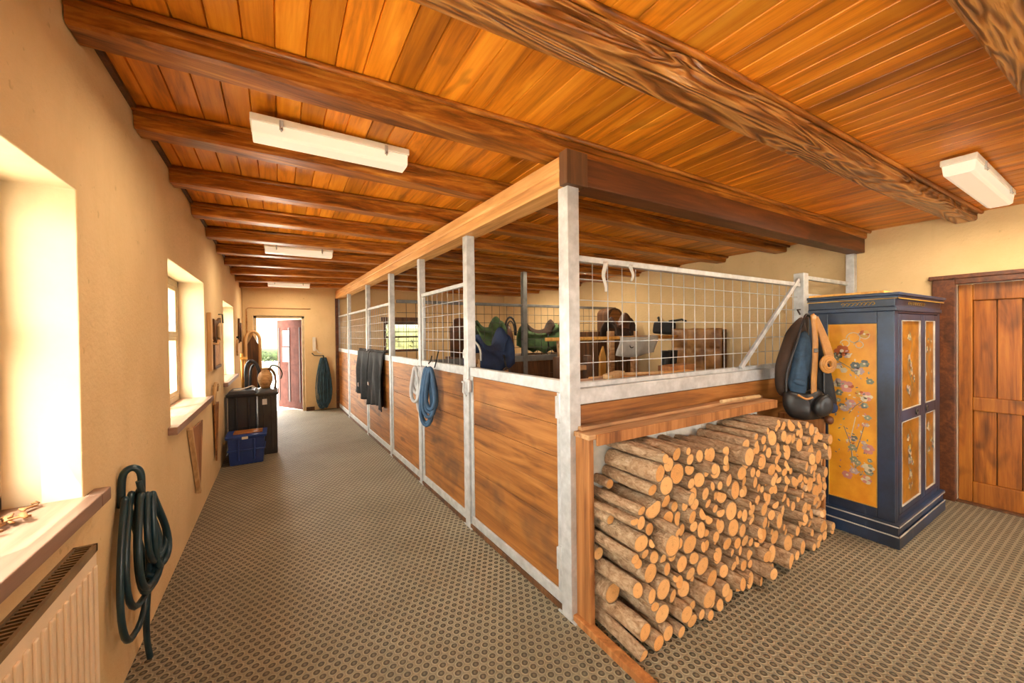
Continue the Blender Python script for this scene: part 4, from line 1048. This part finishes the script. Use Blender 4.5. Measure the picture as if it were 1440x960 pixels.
def stand(label, loc, rz, h, L=.5, name='saddle_stand', mat=None):
    t = thing(name, label, 'stand', loc, rz, 'wooden saddle stands in the stall'); mat = mat or M['cap_wood']
    mb = MB(); mb.box(-L/2, L/2, -.035, .035, h-.09, h); mb.build('top_rail', mat, t, bevel=.006)
    for sx in (-1, 1):
        for sy in (-1, 1):
            mb = MB(); mb.bar((sx*(L/2-.06), sy*.03, h-.05), (sx*(L/2-.02), sy*.22, 0.0), .045, .045, (1,0,0)); mb.build('leg', mat, t, bevel=.004)
    mb = MB(); mb.bar((-(L/2-.03), 0, .35), (L/2-.03, 0, .35), .03, .03); 
    for sx in (-1, 1): mb.bar((sx*(L/2-.035), -.155, .35), (sx*(L/2-.035), .155, .35), .03, .03)
    mb.build('stretcher', mat, t); return t
stand('wooden saddle stand under the blue saddle cloth behind the gate', (1.60, 3.05, 0), .25, 1.335, .40)
saddle('saddle', 'navy blue saddle and cloth on a stand behind the nearest gate', (1.60, 3.05, 1.355), .25, M['navy'], M['navy'], .40, .20, .13)
# tack shelf behind the inner partition
t = thing('tack_shelf', 'dark wooden shelf behind the inner partition carrying saddles', 'shelf', (3.3, 5.15, 0))
MB().box(2.1, 4.3, 4.90, 5.42, 1.14, 1.175).build('shelf_board', M['dark_wood'], t, bevel=.004, world=True)
for x in (2.15, 3.2, 4.25):
    MB().box(x-.03, x+.03, 5.36, 5.42, 0, 1.14).build('leg', M['dark_wood'], t, world=True)
saddle('saddle', 'green saddle pad on the left of the shelf behind the partition', (2.66, 5.16, 1.56), .1, M['green_cloth'], M['green_cloth'], .5, .36, .22)
saddle('saddle', 'green saddle pad on the right of the shelf behind the partition', (3.62, 5.16, 1.52), -.15, M['green_cloth'], M['dark_brown_cloth'], .62, .33, .22)
t = thing('driving_collar', 'tall brown leather collar with black straps between the green pads', 'collar', (3.02, 5.14, 1.178), 0)
mb = MB(); pillow(mb, [(-.11,0),(-.10,.30),(-.04,.48),(.02,.48),(.08,.30),(.10,0)], .16, .006, 31); mb.build('collar_body', M['brown_leather'], t)
mb = MB(); mb.tube(arc((.03,.36),.10,-.3,PI+.5,14,'xz',-.03,.22), .016, 8); mb.build('strap', M['black_leather'], t); mb = MB(); mb.tube(arc((.01,.34),.07,-.2,PI+.3,14,'xz',-.07,.18), .010, 8); mb.build('strap', M['black_leather'], t)
t = thing('leather_saddlebag', 'dark brown saddlebag standing right on the shelf behind the partition', 'bag', (4.08, 5.16, 1.178), 0)
mb = MB(); pillow(mb, [(-.16,0),(-.17,.28),(-.10,.36),(.10,.36),(.17,.28),(.16,0)], .2, .006, 33); mb.build('bag_body', M['dark_brown_cloth'], t)
mb = MB(); mb.tube([(-.05,-.02,.34),(-.06,-.03,.46),(-.02,-.03,.52),(.03,-.03,.46),(.02,-.02,.34)], .022, 8); mb.build('handle', M['brown_leather'], t)
t = thing('brown_hat', 'dark brown hat resting on the left green saddle pad', 'hat', (2.26, 5.24, 1.178))
mb = MB(); mb.lathe([(.14,.0),(.15,.42),(.16,.44),(.10,.45),(.095,.53),(.06,.56),(.005,.565)], (0,0,0), 18); mb.build('hat_body', M['brown_leather'], t)
# pole rack across the stall
t = thing('pole_rack', 'long orange wooden pole on two posts across the stall', 'rack', (3.8, 3.5, 0))
mb = MB().tube([(2.55,3.5,1.432),(4.86,3.5,1.437)], .022, 10); mb.build('pole', M['yellow_wood'], t, world=True)
for x in (3.62, 4.05):
    MB().box(x-.035, x+.035, 3.53, 3.60, 0, 1.52).build('leg', M['cap_wood'], t, bevel=.004, world=True)
mb = MB(); mb.bar((2.9,3.56,0),(2.75,3.52,1.42),.045,.045,(0,1,0)); mb.build('leg', M['cap_wood'], t, bevel=.004, world=True)
t = thing('white_sheet', 'white sheet folded over the long pole inside the stall', 'sheet', (4.2, 3.5, 1.44))
mb = MB(); mb.grid(lambda u, v: (3.68+u*.72+.01*math.sin(v*5), 3.5-.032*math.cos((v-.25)*PI*1.2)-.012*math.sin(u*14)*v+(.05 if v < .2 else 0), 1.462-abs(v-.15)*.30-.03*math.sin(u*4)*v), 20, 14)
mb.build('sheet_cloth', M['white_cloth'], t, solid=.006, world=True)
saddle('saddle', 'dark brown saddle on the pole rack left of the dark bag', (3.86, 3.66, 1.56), .1, M['dark_brown_cloth'], M['brown_leather'], .42, .20, .14)
t = thing('leaning_board', 'small orange board leaning under the pole inside the stall', 'board', (3.30, 3.40, .0), .3)
mb = MB(); mb.prism([(-.09,0),(.09,0),(.09,1.20),(.03,1.34),(-.05,1.22)], 1, -.012, .012); mb.build('board', M['yellow_wood'], t, bevel=.003)
t = thing('dark_bag', 'black square bag hanging high on the right wall in the stall', 'bag', (4.96, 3.80, 1.46), PI/2)
mb = MB(); pillow(mb, [(-.20,.0),(-.22,.19),(.17,.21),(.20,.02)], .10, .004, 41); mb.build('bag_body', M['black_cloth'], t)
mb = MB().tube([(.08,0,.20),(.10,-.02,.27),(.14,-.05,.26)], .014, 8); mb.build('strap', M['black_leather'], t); mb = MB().tube([(-.10,.0,.2),(-.30,-.02,.22),(-.36,-.03,.19)], .016, 8); mb.build('strap', M['black_leather'], t)
t = thing('riding_boots', 'pair of black riding boots on the low bench in the stall', 'boots', (4.35, 3.2, .82))
for s in (-1, 1):
    mb = MB().tube([(s*.07,.05,.0),(s*.07,.05,.25),(s*.07,.045,.44)], [.055,.05,.062], 12); mb.sphere((s*.07,-.03,.035), (.045,.12,.04), 8); mb.build('boot', M['black_leather'], t)
t = thing('low_bench', 'low brown bench under the black boots inside the stall', 'bench', (4.35, 3.2, 0))
MB().box(-.35,.35,-.2,.2,.78,.82).build('bench_top', M['stall_wood'], t, bevel=.004)
for sx in (-1,1):
    for sy in (-1,1): MB().box(sx*.3-.025,sx*.3+.025,sy*.15-.025,sy*.15+.025,0,.78).build('leg', M['stall_wood'], t, bevel=.003)
t = thing('quilted_pad', 'brown quilted leather pad leaning on the right wall in the stall', 'pad', (4.93, 3.25, .0))
mb = MB()
def pp(u, v):
    y = 2.88+.74*(1-u); z = .74+.80*v
    return (4.905+.03*v-.030*abs(math.sin(u*PI*3))**.5*abs(math.sin(v*PI*3))**.5, y, z)
mb.grid(pp, 36, 36); mb.build('pad', M['old_leather'], t, world=True, solid=.03)
mb = MB(); mb.box(4.92, 5.0, 2.86, 3.64, .70, .74); mb.box(4.95, 5.0, 2.86, 3.64, .74, 1.53); mb.box(4.92,4.97,2.88,2.94,0,.70); mb.box(4.92,4.97,3.56,3.62,0,.70); mb.build('frame', M['dark_wood'], t, bevel=.004, world=True)
# bench right behind the stall front
t = thing('workbench', 'brown workbench just behind the wire stall front', 'workbench', (2.3, 2.0, 0))
MB().box(1.56, 3.25, 1.76, 2.22, 1.12, 1.155).build('bench_top', M['cap_wood'], t, bevel=.004, world=True)
for x in (1.62, 3.19):
    for y in (1.81, 2.17): MB().box(x-.03, x+.03, y-.03, y+.03, 0, 1.12).build('leg', M['cap_wood'], t, bevel=.003, world=True)
SL = ['reddish board lying furthest left on the workbench', 'long orange board lying along the workbench', 'short pale offcut lying across the other boards on the workbench',
      'thick brown timber at the right of the workbench', 'thin pale lath lying slantwise on the workbench']
for k, (x, y, z, L, w, h, a, mt) in enumerate(((1.80,1.90,1.157,.36,.10,.035,.15,'stall_wood'),(2.35,1.97,1.157,1.05,.10,.035,-.03,'orange_beam'),(1.98,1.92,1.194,.34,.07,.03,.5,'pale_wood'),(2.85,2.05,1.157,.42,.12,.07,.1,'box_wood'),(2.20,1.93,1.194,.5,.04,.018,-.25,'pale_wood'))):
    t = thing('timber_offcut', SL[k], 'offcut', (x, y, z), a, 'timber offcuts on the workbench')
    mb = MB(); mb.prism([(-L/2,-w/2),(L/2-.02,-w/2),(L/2,w*.2),(L/2-.03,w/2),(-L/2+.02,w/2)], 2, 0, h); mb.build('offcut', M[mt], t, bevel=.003)
t = thing('wooden_trestle', 'dark wooden trestle top standing behind the nearest gate', 'trestle', (2.20, 2.62, 0), .0)
for s in (-1, 1): MB().box(s*.17-.03, s*.17+.03, -.03, .03, 0, 1.30).build('leg', M['dark_wood'], t, bevel=.008)
MB().box(-.14,.14,-.02,.02,1.17,1.215).build('cross_rail', M['cap_wood'], t, bevel=.004)
MB().box(-.14,.14,-.02,.02,.5,.55).build('cross_rail', M['cap_wood'], t, bevel=.004)
# cupboard at the back right with an arched box on it
t = thing('cupboard', 'dark slatted cupboard beside the inner partition at the right', 'cupboard', (4.35, 4.52, 0))
MB().box(4.12, 4.86, 4.32, 4.74, .0, 1.52).build('carcass', M['dark_wood'], t, bevel=.004, world=True)
mb = MB()
for k in range(8): mb.box(4.15+k*.085, 4.20+k*.085, 4.305, 4.32, .1, 1.46)
mb.build('slatted_front', M['brown_leather'], t, world=True)
t = thing('arched_box', 'brown arched wooden box standing on the dark cupboard', 'box', (4.55, 4.5, 1.522))
mb = MB(); mb.prism([(-.16,0),(.16,0),(.16,.27)]+[(x, z) for x, _, z in arc((0,.27),.16,0,PI,10,'xz',0,.10)][1:-1]+[(-.16,.27)], 1, -.12, .12); mb.build('box_body', M['dark_wood'], t, bevel=.006)
mb = MB(); mb.prism([(-.13,.02),(.13,.02),(.13,.25),(.06,.33),(-.06,.33),(-.13,.25)], 1, -.128, -.119); mb.build('front_panel', M['stall_wood'], t)

# ------------------------------------------------------------------ ceiling lamps
def lamp(label, x0, x1, y0, h=.095, w=.15, power=22):
    xc, yc = (x0+x1)/2, y0+w/2; zt = min(ceil_z(x, y) for x in (x0, x1) for y in (y0, y0+w))-.001
    t = thing('ceiling_lamp', label, 'ceiling lamp', (xc, yc, zt), group='ceiling lamps'); L = x1-x0
    MB().box(-L/2, L/2, -w/2, w/2, -.035, .0).build('housing', M['lamp_body'], t, bevel=.004)
    mb = MB(); c = .02
    mb.prism([(-w/2+.006,-.035),(w/2-.006,-.035),(w/2-.012,-h+c*.4),(w/2-.03,-h),(-w/2+.03,-h),(-w/2+.012,-h+c*.4)], 0, -L/2+.008, L/2-.008)
    mb.build('diffuser', M['lamp'], t, bevel=.004)
    for s in (-1, 1):
        mb = MB(); mb.box(s*L*.33-.008, s*L*.33+.008, -w/2-.006, -w/2+.004, -.058, -.012); mb.tube([(s*L*.33,-w/2-.006,-.05),(s*L*.33,-w/2-.012,-.06),(s*L*.33,-w/2-.004,-.066)], .004, 6)
        mb.build('clip', M['galv'], t)
    ld = bpy.data.lights.new('lamp_light', 'AREA'); ld.shape = 'RECTANGLE'; ld.size = L*.95; ld.size_y = w*.8; ld.energy = power; ld.color = (1, .84, .62)
    lo = bpy.data.objects.new('lamp_light', ld); COL.objects.link(lo); lo.location = (xc, yc, zt-h-.008)
lamp('long white ceiling lamp nearest the camera over the corridor', -.11, .655, 2.21, power=13)
lamp('white ceiling lamp in the middle of the corridor', -.14, .565, 5.10, power=15)
lamp('small farthest white ceiling lamp over the corridor end', -.18, .49, 8.02, power=14)
lamp('added fill lamp hidden between beams over the inner stall partition', 3.3, 4.3, 4.60, .045, .08, power=24)  # unseen lamp added to brighten the inner stall
lamp('added fill lamp hidden between beams at the back of the stall', 3.2, 4.4, 6.73, .045, .08, power=28)  # second unseen lamp, added as fill for the rear of the stall
lamp('white ceiling lamp at the right over the brown door', 3.34, 4.52, .50, .10, .145, power=34)

# ------------------------------------------------------------------ daylight
w = bpy.data.worlds.new('sky'); SC.world = w; w.use_nodes = True; nt = w.node_tree; bg = nt.nodes['Background']
sky = nt.nodes.new('ShaderNodeTexSky'); sky.sky_type = 'HOSEK_WILKIE'; sky.turbidity = 4; sky.sun_direction = V((-.42,-.45,.9)).normalized()
mx = nt.nodes.new('ShaderNodeMix'); mx.data_type = 'RGBA'; mx.inputs[0].default_value = .75
nt.links.new(sky.outputs[0], mx.inputs[6]); mx.inputs[7].default_value = (1.0, .97, .90, 1)
nt.links.new(mx.outputs[2], bg.inputs[0]); bg.inputs[1].default_value = 30
sd = bpy.data.lights.new('sun', 'SUN'); sd.energy = 14; sd.angle = math.radians(.6); sd.color = (1, .93, .80)
so = bpy.data.objects.new('sun', sd); COL.objects.link(so); so.rotation_euler = V((-.42,-.40,.92)).to_track_quat('Z', 'Y').to_euler()
def portal(loc, size, rot):
    ld = bpy.data.lights.new('sky_portal', 'AREA'); ld.shape = 'RECTANGLE'; ld.size, ld.size_y = size; ld.cycles.is_portal = True
    o = bpy.data.objects.new('sky_portal', ld); COL.objects.link(o); o.location = loc; o.rotation_euler = rot
for y0, y1, z0, z1 in WIN+[REARW]: portal((-1.03, (y0+y1)/2, (z0+z1)/2), (z1-z0, y1-y0), (0, -PI/2, 0))
portal((3.1, YB-.42, 1.525), (1.2, 1.05), (PI/2, 0, 0))
portal((0, YF+.42, .95), (.85, 1.9), (-PI/2, 0, 0)); portal((2.41, YF+.42, 1.47), (.9, .7), (-PI/2, 0, 0))

# ------------------------------------------------------------------ camera
f, yaw, pitch, roll, cy = 541.342, math.radians(31.061), math.radians(-.548), math.radians(-.649), 474.469
fw = V((math.sin(yaw)*math.cos(pitch), math.cos(yaw)*math.cos(pitch), math.sin(pitch)))
rt = V((math.cos(yaw), -math.sin(yaw), 0)); up = rt.cross(fw)
rt, up = rt*math.cos(roll)+up*math.sin(roll), up*math.cos(roll)-rt*math.sin(roll)
cd = bpy.data.cameras.new('camera'); cd.sensor_width = 36; cd.lens = f/1440*36; cd.shift_y = (cy-480)/1440; cd.clip_start = .02; cd.clip_end = 500
co = bpy.data.objects.new('camera', cd); COL.objects.link(co)
co.matrix_world = Matrix((( rt.x, up.x, -fw.x, 0), (rt.y, up.y, -fw.y, 0), (rt.z, up.z, -fw.z, 1.5), (0,0,0,1)))
SC.camera = co
vs = SC.view_settings; vs.view_transform = 'Standard'; vs.look = 'None'; vs.gamma = 1; vs.use_curve_mapping = False; vs.exposure = 0.12
